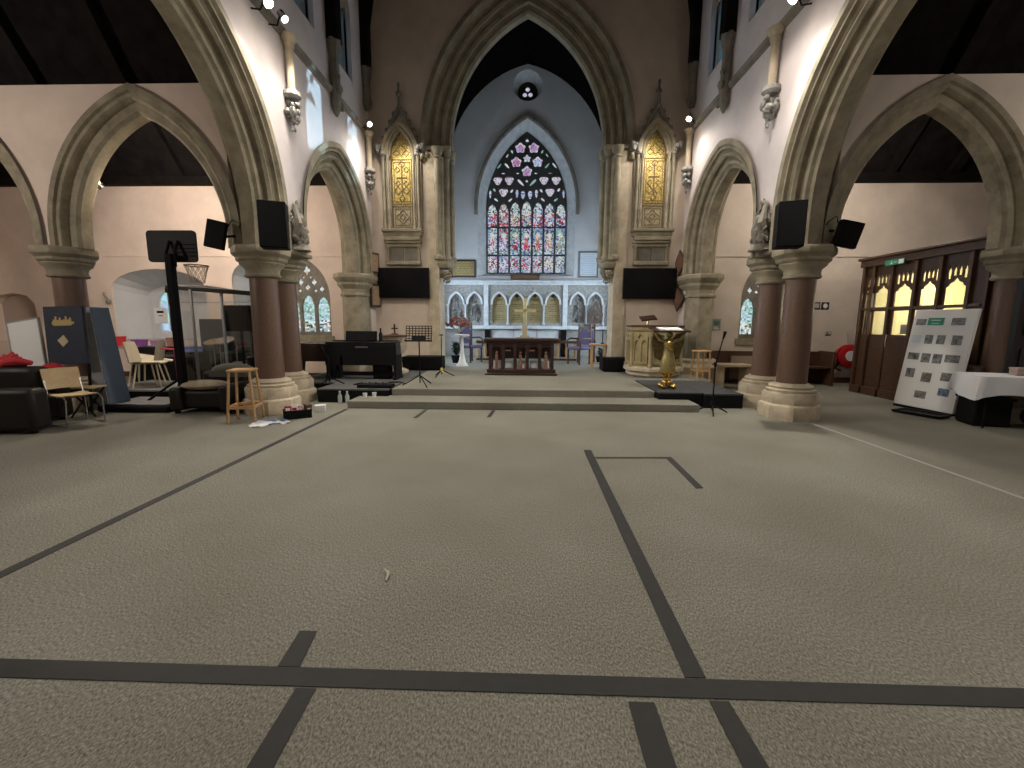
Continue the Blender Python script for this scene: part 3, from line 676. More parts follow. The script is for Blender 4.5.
# ------------------------------------------------------------------ chancel furniture
def niche(sg, label):
    t = thing('gold_niche', label, 'niche', (sg * 3.05, YE, 0), 0, 'tall carved niches with gold mosaic panels')
    Y = lambda d: -d
    m = MB()                                     # corbel table and base block
    for x0, z0, z1, d in ((.50, 3.62, 3.70, .22), (.47, 3.52, 3.62, .18), (.44, 3.42, 3.52, .20), (.46, 3.36, 3.42, .16)): m.box(-x0, x0, -d, 0, z0, z1)
    for x in (-.40, .36): m.box(x, x + .05, -.12, 0, 2.92, 3.36)
    m.box(-.43, .43, -.16, 0, 2.84, 2.93); m.box(-.44, .44, -.10, 0, 3.28, 3.36)
    m.obj('corbel_table', STONE, t, bevel=.015)
    B((-.36, -.015, -.04, -.005, 2.93, 3.28), (.015, .36, -.04, -.005, 2.93, 3.28)).obj('recessed_panel', STONED, t, smooth=False)
    m = MB()                                     # jamb shafts
    for x in (-.42, -.31, .31, .42):
        m.lathe([(.05, 3.70), (.05, 3.76), (.032, 3.79), (.032, 5.30), (.045, 5.33), (.055, 5.42)], (x, -.10, 0), 10)
    for x in (-.47, -.365, .365, .47): m.box(x - .018, x + .018, -.07, 0, 3.70, 5.42)
    m.obj('jamb_shafts', STONE, t)
    m = MB()
    for x in (-.42, .42):
        m = MB(); rock(m, (x * 1.12, -.12, 5.52), (.13, .11, .11), 14, int(x * 100) + 50); m.tube([(x * 1.2, -.12, 5.52), (x * 1.35, -.16, 5.66)], [.06, .05], 7); m.obj('headstop_carving', GREYCARV, t)
    a = dict(apex=0, c=.42, R=.36 + .42, zs=5.42)
    mould_arch(lambda p, z, u: Vector((p, -.09 + u, z)), a, 5.40, [(.09, -.09), (-.09, -.09), (-.09, -.02), (-.05, .01), (-.07, .05), (-.03, .08), (-.03, .12), (.09, .13)], 14).obj('pointed_arch', STONE, t)
    m = MB()                                     # gable, crockets and finial
    for s_ in (-1, 1):
        m.tube([(s_ * .50, -.10, 5.50), (s_ * .26, -.10, 5.98), (0, -.10, 6.50)], [.05, .045, .05], 6)
        for k in range(5): m.ball((s_ * (.50 - .09 * k), -.10, 5.62 + .18 * k), (.045, .05, .05), 6, 5)
    m.tube([(0, -.1, 6.40), (0, -.1, 6.95)], [.05, .02], 6); m.ball((0, -.1, 6.78), (.07, .07, .05), 8, 5); m.ball((0, -.1, 6.97), (.035, .035, .06), 8, 5)
    m.obj('crocketed_gable', STONED, t)
    m = MB(); m.lathe([(.10, -.03), (.12, 0), (.10, .03)], (0, -.08, 6.08), 10, M=Matrix.Rotation(PI / 2, 3, 'X')); m.obj('gable_roundel', STONED, t)
    m = MB(); m.plate([[(-.27, 4.28), (.27, 4.28)] + gothic(0, .27, 4.28, 5.42, .40, 10)[::-1][1:-1]], XZ(0), -.03, 0); m.obj('gold_panel', GOLD, t, smooth=False)
    B((-.27, .27, -.03, 0, 3.70, 4.28)).obj('quatrefoil_panel', mat('tan_panel', (.40, .34, .22), .6, var=.5, scale=30), t, smooth=False)
    m = MB()                                     # dark tooling of the mosaic: frames, cross, scrolls and quatrefoil
    def fr(x0, x1, z0, z1, w=.018):
        for b in ((x0, x1, z0, z0 + w), (x0, x1, z1 - w, z1), (x0, x0 + w, z0, z1), (x1 - w, x1, z0, z1)): m.box(b[0], b[1], -.04, -.03, b[2], b[3])
    fr(-.25, .25, 3.74, 4.26); fr(-.19, .19, 3.80, 4.20, .012); fr(-.25, .25, 4.30, 5.34); fr(-.20, .20, 4.36, 5.28, .012)
    m.box(-.014, .014, -.04, -.03, 4.50, 5.22); m.box(-.13, .13, -.04, -.03, 4.90, 4.93)
    for (x, z, r_) in [(0, 4.0, .13), (0, 4.0, .06), (-.1, 4.62, .07), (.1, 4.62, .07), (-.1, 4.78, .05), (.1, 4.78, .05), (-.11, 5.1, .05), (.11, 5.1, .05), (0, 5.22, .06), (0, 4.44, .06), (0, 5.55, .10), (-.12, 5.48, .06), (.12, 5.48, .06)]:
        pts = [(x + r_ * math.cos(q) * (1 + .2 * math.cos(4 * q)), -.035, z + r_ * math.sin(q) * (1 + .2 * math.cos(4 * q))) for q in [2 * PI * i / 24 for i in range(25)]]
        m.tube(pts, .008, 5, False)
    m.obj('mosaic_pattern', GOLDD, t)
niche(-1, 'gold mosaic niche on the east wall above the left television'); niche(1, 'gold mosaic niche on the east wall above the right television')
# chancel arch shafts on carved corbels
def cluster(sg, label):
    t = thing('arch_shafts', label, 'arch shafts', (sg * 2.0, YE, 0), 0, 'clustered shafts of the chancel arch')
    m = MB()
    for x, y, r_ in ((.17, -.04, .085), (-.02, .10, .075), (-.10, .30, .085), (-.02, .46, .075), (.08, -.02, .05)):
        m.lathe([(r_ * 1.4, 2.98), (r_ * 1.4, 3.06), (r_, 3.10), (r_, 5.36), (r_ * 1.2, 5.38)], (sg * x, y, 0), 14)
    m.box(min(sg * .0, sg * .24), max(sg * .0, sg * .24), .02, .6, 2.98, 5.4)
    m.obj('shafts', STONE, t)
    m = MB()
    for x, y, r_ in ((.17, -.04, .085), (-.02, .10, .075), (-.10, .30, .085), (-.02, .46, .075)):
        m.lathe([(r_ * 1.1, 5.34), (r_ * 1.35, 5.37), (r_ * 1.15, 5.40), (r_ * 1.75, 5.52), (r_ * 1.8, 5.60)], (sg * x, y, 0), 12)
    m.box(min(sg * -.14, sg * .62), max(sg * -.14, sg * .62), -.08, .56, 5.55, 5.63); rock(m, (sg * .50, -.06, 5.44), (.12, .12, .12), 14, 3); m.obj('capitals', STONE, t)
    m = MB(); m.lathe([(.20, 2.78), (.25, 2.84), (.25, 2.90), (.22, 2.93), (.26, 2.98)], (sg * .06, .12, 0), 8, PI / 8); rock(m, (sg * .05, .12, 2.68), (.20, .20, .14), 30, 8); rock(m, (sg * .03, .14, 2.50), (.09, .09, .12), 12, 9)
    m.obj('foliage_corbel', STONE, t)
cluster(-1, 'cluster of stone shafts on a leafy corbel, left side of chancel arch'); cluster(1, 'cluster of stone shafts on a leafy corbel, right side of chancel arch')
# reredos
t = thing('stone_reredos', 'carved stone arcade with gilded text panels under the stained glass window', 'reredos', (0, YC, 0))
cx = [-2.43, -1.79, -.93, -.31, .32, .95, 1.81, 2.41]
m = MB()
hol = [gothic(x, .25, 1.42, 2.10, .15, 8) for x in cx]
m.plate([[(-2.9, 1.30), (2.9, 1.30), (2.9, 2.74), (-2.9, 2.74)]] + hol, XZ(-.22), 0, .14)
m.obj('arcade_spandrels', GREYCARV, t, smooth=False)
for x in cx:
    m = MB(); mould_ = mould_arch(lambda p, z, u, x=x: Vector((p, -.24 + u, z)), dict(apex=x, c=.16, R=.29 + .16, zs=2.08), 2.05, [(.03, 0), (-.05, 0), (-.05, .06), (.03, .07)], 10); m.add(mould_.v, mould_.f); m.obj('pointed_arch', MARBLE, t)
for x in (-2.72, -2.11, -.62, 0, .63, 2.11, 2.70): MB().lathe([(.05, 1.36), (.05, 1.42), (.028, 1.45), (.028, 1.98), (.05, 2.02), (.06, 2.06)], (x, -.26, 0), 10).obj('colonnette', MARBLE, t)
for x in (-1.38, 1.37): B((x - .08, x + .08, -.30, -.05, 1.30, 2.74)).obj('buttress', MARBLE, t, bevel=.01)
B((-2.95, 2.95, -.34, 0, 2.72, 2.80), (-2.95, 2.95, -.30, 0, 2.80, 2.88)).obj('cornice', MARBLE, t, bevel=.015)
B((-2.98, 2.98, -.45, 0, 1.20, 1.32)).obj('shelf', MARBLE, t, bevel=.015)
for i, x in enumerate(cx):
    gold = 2 <= i <= 5
    m = B((x - .25, x + .25, -.09, -.06, 1.40, 2.55))
    o = m.obj('text_panel' if gold else 'relief_panel', mat('gilded_stone', (.42, .34, .17), .55, .2, var=.2, scale=10) if gold else GREYCARV, t, smooth=False)
    if gold:
        o['label'] = 'gilded panel of painted text'
        m = MB()
        for k in range(8):
            if k in (3,): continue
            w_ = .19 - .03 * ((k * 7) % 3); m.box(x - w_, x + w_, -.10, -.09, 1.52 + .075 * k, 1.535 + .075 * k)
        m.box(x - .09, x + .09, -.10, -.09, 2.2, 2.23); m.ball((x, -.10, 2.36), (.07, .015, .06)); m.obj('painted_text', mat('text_brown', (.16, .09, .04), .7), o)
    else:
        m = MB(); rock(m, (x, -.10, 1.75), (.17, .03, .30), 26, 20 + i); rock(m, (x, -.10, 2.25), (.10, .03, .14), 10, 30 + i); m.obj('relief_carving', GREYCARV, o)
m = MB(); m.box(-2.9, 2.9, -.25, 0, .25, 1.20); m.obj('base_wall', mat('grey_base_stone', (.36, .35, .33), .8, var=.15), t, smooth=False)
B((-1.20, -.42, -.30, -.25, .75, 1.17), (-.40, .38, -.30, -.25, .75, 1.17), (.40, 1.18, -.30, -.25, .75, 1.17)).obj('white_frontal', MARBLE, t, bevel=.008)
for x, l in ((-1.33, 'small black upright speaker against the reredos base, left of the altar'), (1.33, 'small black upright speaker against the reredos base, right of the altar')):
    t = thing('column_speaker', l, 'speaker', (x, YC - .36, .25), 0, 'black speakers beside the altar'); B((-.09, .09, -.08, .08, 0, .93)).obj('cabinet', BLACK, t, bevel=.01); B((-.075, .075, -.09, -.08, .1, .9)).obj('grille', BLACKG, t)
# brass cross on the reredos shelf
t = thing('brass_cross', 'tall plain brass cross standing behind the altar table', 'cross', (-.02, 14.85, .25))
B((-.36, .36, -.2, .2, 0, .62)).obj('stand', MARBLE, t, bevel=.01)
B((-.30, .30, -.16, .16, .62, .68), (-.16, .16, -.12, .12, .68, .74), (-.09, .09, -.08, .08, .74, 1.08)).obj('plinth', mat('old_gold_wood', (.40, .27, .14), .45), t, bevel=.01)
B((-.05, .05, -.03, .03, 1.08, 2.0), (-.36, .36, -.03, .03, 1.54, 1.63)).obj('cross', mat('satin_brass', (.75, .58, .26), .35, .8), t, bevel=.008)
# plaques
def plaque(name, label, x, y, z0, z1, w, fm, im, lm, cat, lines=7):
    t = thing(name, label, cat, (x, y, z0)); h = z1 - z0
    B((-w / 2, w / 2, -.05, 0, 0, .05), (-w / 2, w / 2, -.05, 0, h - .05, h), (-w / 2, -w / 2 + .05, -.05, 0, .05, h - .05), (w / 2 - .05, w / 2, -.05, 0, .05, h - .05)).obj('frame', fm, t, bevel=.005)
    B((-w / 2 + .05, w / 2 - .05, -.02, 0, .05, h - .05)).obj('panel', im, t)
    m = MB()
    for k in range(lines):
        a = w * (.38 - .05 * ((k * 5) % 3)); zz = .05 + (h - .1) * (k + .7) / (lines + .6); m.box(-a, a, -.025, -.02, zz, zz + (h / lines) * .22)
    m.obj('lettering', lm, t)
plaque('brass_plaque', 'dark framed brass memorial plaque left of the stained glass window', -2.20, YC, 3.0, 3.60, .88, MAHOG, mat('dull_brass', (.28, .23, .12), .45, .6), GOLD, 'plaque', 8)
plaque('framed_notice', 'grey framed pale sheet right of the stained glass window', 2.17, YC, 3.0, 3.88, .68, mat('grey_frame', (.16, .17, .17), .5), PAPER, mat('faint_text', (.42, .46, .48), .7), 'frame', 12)
t = thing('wooden_plaque', 'narrow brown plaque below the sill of the stained glass window', 'plaque', (-.03, YC, 2.89)); B((-.5, .5, -.36, -.32, 0, .19)).obj('board', OAK, t, bevel=.005); B((-.44, .44, -.365, -.36, .05, .07), (-.40, .40, -.365, -.36, .11, .13)).obj('lettering', mat('tan_text', (.22, .14, .08), .6), t)
# altar table
t = thing('altar_table', 'dark mahogany altar table with an open arcaded front on the dais', 'altar', (-.09, 9.95, .25))
m = MB(); m.box(-.84, .84, -.30, .30, .77, .83); m.box(-.80, .80, -.27, .27, .72, .77); m.obj('tabletop', MAHOG, t, bevel=.012)
m = MB(); m.box(-.82, .82, -.29, .29, 0, .05); m.box(-.78, .78, -.26, .26, .05, .14); m.obj('plinth', MAHOG, t, bevel=.012)
xs = [-.70, -.42, -.14, .14, .42, .70]
for x in xs:
    for y in (-.22, .22): B((x - .035, x + .035, y - .03, y + .03, .14, .72)).obj('post', MAHOG, t, bevel=.006)
m = MB()
for i in range(5):
    x0, x1 = xs[i] + .035, xs[i + 1] - .035; xm = (x0 + x1) / 2
    arch_ = [(x0, .72)] + [(x0, .60)] + [(xm - (x1 - x0) / 2 * math.cos(PI * k / 8), .60 - .02 + .07 * math.sin(PI * k / 8)) for k in range(9)] + [(x1, .60), (x1, .72)]
    m.plate([arch_], XZ(-.23), 0, .02)
m.obj('arched_apron', MAHOG, t, smooth=False)
B((-.72, .72, .0, .02, .36, .72)).obj('back_panel', mat('deep_mahogany', (.03, .012, .009), .5), t)
for x in (-.56, -.02, .12, .56):
    m = MB(); m.lathe([(.05, .14), (.045, .20), (.03, .36), (.035, .44), (.015, .48)], (x, -.20, 0), 8); m.ball((x, -.20, .51), .03, 7, 5); m.obj('carved_figure', mat('carved_brown', (.19, .10, .07), .5), t)
for x in (-.30, .24): B((x - .06, x + .06, -.245, -.235, .55, .575)).obj('carved_scroll', MATS['carved_brown'], t)
m = MB()
for i in range(5): m.box(xs[i] + .05, xs[i + 1] - .05, .03, .06, .14, .30)
m.obj('inner_shelf', MARBLE, t)
# communion rail, left and right
def rail(x0, x1, label):
    t = thing('communion_rail', label, 'rail', (x0, 13.6, .25), 0, 'communion rails across the chancel'); w_ = x1 - x0
    B((0, w_, -.06, .06, .54, .62)).obj('handrail', OAK, t, bevel=.01); B((0, w_, -.05, .05, .0, .06)).obj('foot_rail', OAK, t)
    n = 3
    for k in range(n + 1): MB().lathe([(.05, .06), (.035, .12), (.05, .3), (.03, .45), (.05, .54)], (.06 + (w_ - .12) * k / n, 0, 0), 10).obj('baluster', PINE, t)
rail(-1.55, -.75, 'short wooden rail with turned balusters left of the altar'); rail(.72, 1.62, 'short wooden rail with turned balusters right of the altar')
# chancel chairs
def carved_chair(loc, rz, label):
    t = thing('throne_chair', label, 'chair', loc, rz, None)
    B((-.26, .26, -.24, .24, .42, .50)).obj('seat', PURPLE, t, bevel=.03)
    for x in (-.23, .23):
        for y in (-.20, .20): MB().lathe([(.03, 0), (.022, .06), (.03, .2), (.022, .32), (.03, .42)], (x, y, 0), 8).obj('leg', OAK, t)
    B((-.25, -.20, .20, .25, .5, 1.12), (.20, .25, .20, .25, .5, 1.12), (-.25, .25, .20, .25, 1.0, 1.08)).obj('back_frame', OAK, t, bevel=.008)
    m = MB(); m.plate([[(-.19, .55), (.19, .55), (.19, .92), (.1, 1.0), (0, 1.02), (-.1, 1.0), (-.19, .92)]], XZ(.19), 0, .05); m.obj('backrest', PURPLE, t)
    m = MB()
    for x in (-.225, 0, .225): m.ball((x, .225, 1.13), (.03, .03, .05), 8, 6)
    m.obj('finials', OAK, t)
    for x in (-.26, .26): MB().tube([(x, .2, .72), (x, -.1, .74), (x, -.22, .68), (x, -.2, .45)], .025, 8).obj('armrest', OAK, t)
carved_chair((-1.62, 12.9, .25), .9, 'purple seated carved chair standing left of the altar, turned sideways')
carved_chair((1.86, 13.2, .25), -.2, 'tall carved chair at the right end of the chancel behind a small table')
carved_chair((1.55, 12.5, .25), -.9, 'low purple seated chair just right of the altar, turned sideways')
# flower pedestal
t = thing('flower_pedestal', 'white tapering pedestal holding a tray, left of the altar', 'pedestal', (-1.72, 11.7, .25))
MB().lathe([(.17, 0), (.16, .03), (.10, .12), (.045, .35), (.035, .75), (.05, .80)], n=16).obj('column', WHITE, t)
MB().lathe([(.05, .79), (.20, .81), (.21, .85), (.16, .86)], n=20).obj('tray', WHITE, t)
t = thing('dried_flower_arrangement', 'pink dried flower arrangement on wire stand over the white pedestal', 'flowers', (-1.80, 11.7, 1.11))
m = MB()
for k in range(7):
    a = 2 * PI * k / 7; m.tube([(0, 0, 0), (.07 * math.cos(a), .07 * math.sin(a), .12), (.2 * math.cos(a), .2 * math.sin(a), .2)], .01, 5)
m.obj('stems', mat('dry_stem', (.30, .26, .2), .8), t)
m = MB(); q = random.Random(2)
for k in range(130):
    a = q.uniform(0, 2 * PI); r_ = math.sqrt(q.random()); m.ball((.34 * r_ * math.cos(a), .2 * r_ * math.sin(a), .22 + q.uniform(0, .34) * (1.2 - r_)), q.uniform(.02, .04), 5, 4)
m.obj('flower_heads', DRIED, t)
t = thing('dark_potted_plant', 'dark leafy plant on the chancel floor behind the white pedestal', 'plant', (-2.02, 12.6, .25))
MB().lathe([(.12, 0), (.16, .2), (.15, .22)], n=14).obj('pot', BLACK, t)
m = MB()
for k in range(70):
    a = q.uniform(0, 2 * PI); r_ = q.uniform(.05, .3); h = q.uniform(.1, .45); d = Vector((math.cos(a), math.sin(a), 0)); p0 = Vector((0, 0, .2)); p1 = p0 + d * r_ * .6 + Vector((0, 0, h)); p2 = p0 + d * r_ + Vector((0, 0, h * .9)); s_ = d.cross(Vector((0, 0, 1))) * .035
    m.add([p0, p1 - s_, p1 + s_, p2], [(0, 1, 2), (1, 3, 2)])
m.obj('leaves', PLANT, t, fixn=False)
t = thing('dark_potted_plant', 'dark leafy plant on the chancel floor at the right end by the small table', 'plant', (2.20, 12.6, .25))
MB().lathe([(.10, 0), (.14, .2), (.13, .22)], n=14).obj('pot', BLACK, t)
m2 = MB(); m2.v = [tuple(.75 * c for c in v) for v in m.v]; m2.f = m.f; m2.obj('leaves', PLANT, t, fixn=False)
# wicker arrangement on reredos shelf right
t = thing('twig_arrangement', 'brown twig arrangement on the reredos shelf at the far right', 'arrangement', (2.38, 14.95, 1.32))
m = MB()
for k in range(16):
    a = -.9 + 1.8 * k / 15; m.tube([(0, 0, .02), (.22 * math.sin(a * 1.6), 0, .25), (.30 * math.sin(a * 1.2), .0, .5 * math.cos(a * .7)), (.1 * math.sin(a), 0, .85 * math.cos(a * .8))], .012, 5)
m.obj('twigs', mat('twig_brown', (.11, .07, .05), .8), t); MB().lathe([(.10, 0), (.16, .03), (.14, .06)], n=12).obj('dish', STONED, t)
# side table right of altar
t = thing('side_table', 'small wooden table with crossed items at the right of the altar', 'table', (1.97, 11.7, .25))
B((-.22, .22, -.18, .18, .58, .63)).obj('tabletop', PINE, t, bevel=.01)
for x in (-.17, .17):
    for y in (-.13, .13): MB().tube([(x, y, 0), (x, y, .58)], .022, 8).obj('leg', PINE, t)
B((-.17, .17, -.14, -.12, .1, .14)).obj('stretcher', PINE, t)
t = thing('candlestick', 'thin dark candlestick on the small table right of the altar', 'candlestick', (2.08, 11.7, .88)); MB().lathe([(.05, 0), (.05, .015), (.012, .03), (.012, .36), (.03, .38)], n=10).obj('stem', BLACK, t); MB().lathe([(.012, .38), (.012, .5)], n=8).obj('candle', WHITE, t)
# televisions
def tv(x, label):
    t = thing('wall_television', label, 'television', (x, YE, 2.03), 0, 'black televisions on the east wall'); w_ = 1.30
    B((-w_ / 2, w_ / 2, -.16, -.10, 0, .74)).obj('casing', BLACK, t, bevel=.008)
    B((-w_ / 2 + .015, w_ / 2 - .015, -.165, -.16, .02, .725)).obj('screen', SCREEN, t)
    B((-.25, .25, -.10, 0, .2, .55)).obj('wall_bracket', BLACK, t)
tv(-3.06, 'large black television on the wall left of the chancel arch'); tv(3.04, 'large black television on the wall right of the chancel arch')
# framed pictures near the corners
def frame(sg, z0, h, label, oval):
    t = thing('framed_picture' if not oval else 'lozenge_board', label, 'frame', (sg * 3.72, 10.86, z0), sg * .45)
    if not oval:
        m = MB(); m.box(-.02, .02, -.22, .10, 0, h); m.obj('frame', MAHOG, t, bevel=.006); B((sg * -.025 - .003, sg * -.025 + .003, -.18, .06, .05, h - .05)).obj('picture', mat('tan_print', (.30, .21, .13), .6, var=.3, scale=14), t)
    else:
        m = MB(); L = [(0, 0), (.10, h * .35), (.13, h * .5), (.10, h * .65), (0, h), (-.18, h * .65), (-.22, h * .5), (-.18, h * .35)]
        m.plate([L], lambda u, v, d: Vector((d, u, v)), -.02, .02); m.obj('board', MAHOG, t, bevel=.005)
        m = MB(); m.plate([[(a * .8 - .01, h * .5 + (b - h * .5) * .8) for a, b in L]], lambda u, v, d: Vector((d, u, v)), -.028, .028); m.obj('painted_face', mat('brown_paint', (.13, .06, .04), .5, var=.4, scale=16), t)
frame(-1, 2.62, .50, 'upper brown framed picture at the left corner by the television', False); frame(-1, 1.80, .56, 'lower brown framed picture at the left corner by the television', False)
frame(1, 2.58, .62, 'upper dark lozenge board at the right corner by the television', True); frame(1, 1.72, .60, 'lower dark lozenge board at the right corner by the television', True)
# subwoofers
def sub(x, w_, label):
    t = thing('subwoofer', label, 'speaker', (x, 10.74, .25), 0, 'black subwoofers at the wall foot'); B((-w_ / 2, w_ / 2, -.25, .25, .02, .34)).obj('cabinet', BLACK, t, bevel=.012); B((-w_ / 2 + .03, w_ / 2 - .03, -.26, -.25, .05, .31)).obj('grille', BLACKG, t)
    B((-w_ / 2 + .05, w_ / 2 - .05, -.2, .2, 0, .02)).obj('feet', BLACK, t)
sub(-2.55, .98, 'long black subwoofer on the floor left of the chancel opening'); sub(2.22, .66, 'short black subwoofer on the floor right of the chancel opening')
# font with cover
t = thing('stone_font', 'carved stone font with a flat cover and small cross, behind the keyboard', 'font', (-3.06, 10.05, .25))
MB().lathe([(.30, 0), (.30, .06), (.16, .12), (.13, .42), (.20, .48)], n=8, rot=PI / 8).obj('stem', STONE2, t)
m = MB(); m.lathe([(.20, .46), (.26, .52), (.27, .80), (.29, .84)], n=8, rot=PI / 8)
for k in range(16):
    a = 2 * PI * (k + .5) / 16; m.tube([(.255 * math.cos(a), .255 * math.sin(a), .52), (.265 * math.cos(a), .265 * math.sin(a), .8)], .025, 6)
m.obj('bowl', STONE2, t); MB().lathe([(.33, .85), (.33, .875), (.10, .90), (.04, .93)], n=24).obj('cover', OAK, t); B((-.016, .016, -.016, .016, .92, 1.14), (-.075, .075, -.014, .014, 1.02, 1.05)).obj('cross', MAHOG, t)
# pulpit
t = thing('stone_pulpit', 'octagonal carved stone pulpit with traceried sides on the right', 'pulpit', (2.93, 9.95, .25), PI / 8)
def oc(r_, z): return (r_, z)
MB().lathe([(.56, 0), (.60, .04), (.60, .10), (.66, .14), (.66, .20), (.60, .24)], n=8).obj('base', STONE2, t)
m = MB(); m.lathe([(.58, .22), (.58, 1.0), (.62, 1.04), (.62, 1.10)], n=8); m.obj('drum', mat('golden_lit_stone', (.33, .265, .135), .8, var=.25, scale=6), t, smooth=False)  # golden tint carries the light on the pulpit, put into its colour
m = MB()
for k in range(8):
    a = 2 * PI * k / 8; m.lathe([(.055, .22), (.055, .28), (.035, .31), (.035, .86), (.055, .90), (.06, 1.0)], (.59 * math.cos(a), .59 * math.sin(a), 0), 8)
m.obj('corner_shafts', MATS['golden_lit_stone'], t)
for k in range(8):
    a = 2 * PI * (k + .5) / 8; M_ = Matrix.Rotation(a + PI / 2, 4, 'Z'); ap = .58 * math.cos(PI / 8)
    m = MB(); w_ = .17
    out = [(-w_, .30), (w_, .30), (w_, .98), (-w_, .98)]; hs = [list(reversed(gothic(x, .065, .34, .72, .05, 6))) for x in (-.085, .085)] + [[(.06 * math.cos(q), .88 + .06 * math.sin(q)) for q in [2 * PI * i / 12 for i in range(12)]]]
    m.plate([out] + hs, lambda u, v, d: M_ @ Vector((u, d - ap - .035, v)), 0, .035); m.obj('tracery_panel', MATS['golden_lit_stone'], t, smooth=False)
MB().lathe([(.63, 1.10), (.645, 1.115), (.645, 1.135), (.60, 1.145)], n=8).obj('handrail', OAK, t)
t = thing('book_desk', 'small sloping book desk on top of the stone pulpit', 'book desk', (2.72, 9.75, 1.41)); M_ = Matrix.Translation((0, 0, .14)) @ Matrix.Rotation(.35, 4, 'X') @ Matrix.Rotation(-.1, 4, 'Y')
m = MB(); m.box(-.17, .17, -.13, .13, -.012, .012, M_); m.obj('desk', MAHOG, t); MB().tube([(0, 0, 0), (0, 0, .13)], .02, 8).obj('post', BRASS, t)
# angel lectern in brass and stone
t = thing('angel_lectern', 'brass lectern shaped as an angel with raised arms before the pulpit', 'lectern', (2.62, 7.95, .25))
m = MB()
for k in range(4):
    a = PI / 4 + PI / 2 * k; m.ball((.12 * math.cos(a), .12 * math.sin(a), .05), (.06, .06, .05)); m.ball((.06 * math.cos(a), .06 * math.sin(a), .12), (.05, .05, .05))
m.lathe([(.06, .08), (.05, .2), (.10, .27), (.15, .29), (.15, .32)], n=16); m.obj('foot', BRASS, t)
m = MB(); m.lathe([(.13, .32), (.14, .36), (.13, .5), (.10, .62), (.075, .70), (.085, .76), (.10, .84), (.07, .90), (.03, .93)], n=18, sy=.8)
m.obj('robed_body', mat('weathered_brass', (.36, .30, .14), .42, .75, var=.35, scale=14), t)
m = MB(); m.ball((0, -.01, .99), (.055, .06, .07), 12, 9); m.lathe([(.026, .90), (.026, .95)], n=10); m.ball((0, -.065, .985), (.012, .016, .014), 6, 5); m.obj('head', MATS['weathered_brass'], t)
for s_ in (-1, 1):
    MB().tube([(s_ * .08, 0, .86), (s_ * .19, -.03, .90), (s_ * .27, -.02, 1.02)], [.035, .03, .02], 8).obj('arm', MATS['weathered_brass'], t)
    m = MB(); m.plate([[(s_ * .05, .86), (s_ * .16, 1.0), (s_ * .27, 1.02), (s_ * .30, .85), (s_ * .22, .55), (s_ * .10, .50)]], XZ(.07), 0, .03); m.obj('wing', mat('dark_brass', (.16, .12, .05), .45, .8, var=.4, scale=14), t)
m = MB(); m.tube([(0, -.10, .74), (.0, -.10, .70)], .05, 8); m.ball((0, -.09, .84), (.06, .03, .05)); m.obj('breast_ornament', BRASS, t)
M_ = Matrix.Translation((0, .02, 1.07)) @ Matrix.Rotation(.16, 4, 'X')
m = MB(); m.box(-.33, .33, -.17, .17, -.015, .015, M_); m.obj('book_rest', MAHOG, t, bevel=.006)
m = MB(); m.box(-.20, .20, -.15, .14, .016, .03, M_); m.obj('open_book', WHITE, t)
# ------------------------------------------------------------------ stage decks and music gear
t = thing('stage_deck', 'low black fronted stage deck under the keyboard on the left', 'stage', (-3.1, 7.5, 0)); 
B((-.62, .66, 0, 3.15, 0, .225)).obj('deck', BLACK, t, bevel=.008); B((-.62, .66, 0, 3.15, .225, .25)).obj('carpet_top', GCARPET, t)
B((-1.60, -.62, .80, 2.5, 0, .225)).obj('rear_deck', BLACK, t, bevel=.008); B((-1.60, -.62, .80, 2.5, .225, .25)).obj('rear_carpet_top', GCARPET, t)
t = thing('stage_deck', 'dark carpeted stage deck beside the brass lectern on the right', 'stage', (2.33, 7.45, 0)); B((0, .75, 0, 1.62, 0, .225)).obj('deck', BLACK, t, bevel=.008); B((0, .75, 0, 1.62, .225, .25)).obj('carpet_top', DCARPET, t)
t = thing('stage_deck', 'dark stage deck next to the right column pair', 'stage', (3.09, 7.35, 0)); B((0, .64, 0, 1.72, 0, .225)).obj('deck', BLACK, t, bevel=.008); B((0, .64, 0, 1.72, .225, .25)).obj('carpet_top', DCARPET, t)
# digital piano, seen from behind
t = thing('digital_piano', 'black digital piano on an open stand, back towards the camera', 'piano', (-3.38, 8.75, .25))
B((-.73, .73, -.02, .35, .50, .78)).obj('body', BLACKG, t, bevel=.012); B((-.74, .74, -.04, -.02, .30, .72)).obj('back_panel', BLACK, t, bevel=.006)
B((-.70, .70, .35, .50, .70, .73)).obj('keyboard', WHITE, t); B((-.70, .70, .28, .37, .76, .80)).obj('lid', BLACKG, t)
for x in (-.70, .70): B((x - .03, x + .03, -.03, .40, .03, .52)).obj('side_leg', BLACK, t, bevel=.006); B((x - .035, x + .035, -.06, .45, 0, .05)).obj('foot', BLACK, t)
B((-.68, .68, .04, .09, .08, .16)).obj('pedal_bar', BLACK, t); B((-.10, .16, -.045, -.04, .66, .69)).obj('maker_strip', mat('grey_strip', (.10, .10, .10), .5), t)
B((-.42, -.38, -.04, -.02, .05, .50)).obj('cable_drop', BLACK, t)
t = thing('music_monitor', 'flat black screen propped on top of the digital piano', 'monitor', (-3.45, 8.98, 1.03)); M_ = Matrix.Rotation(-.2, 4, 'X')
m = MB(); m.box(-.33, .33, -.02, .02, .015, .215, M_); m.obj('screen', BLACK, t, bevel=.006); B((-.12, .12, -.06, .08, 0, .02)).obj('stand', BLACK, t)
t = thing('black_bottle', 'small dark bottle beside the screen on the digital piano', 'bottle', (-3.02, 8.95, 1.03)); MB().lathe([(.04, 0), (.042, .16), (.02, .20), (.018, .25)], n=12).obj('body', BLACKG, t); MB().lathe([(.02, .25), (.02, .28)], n=10).obj('cap', BLACK, t)
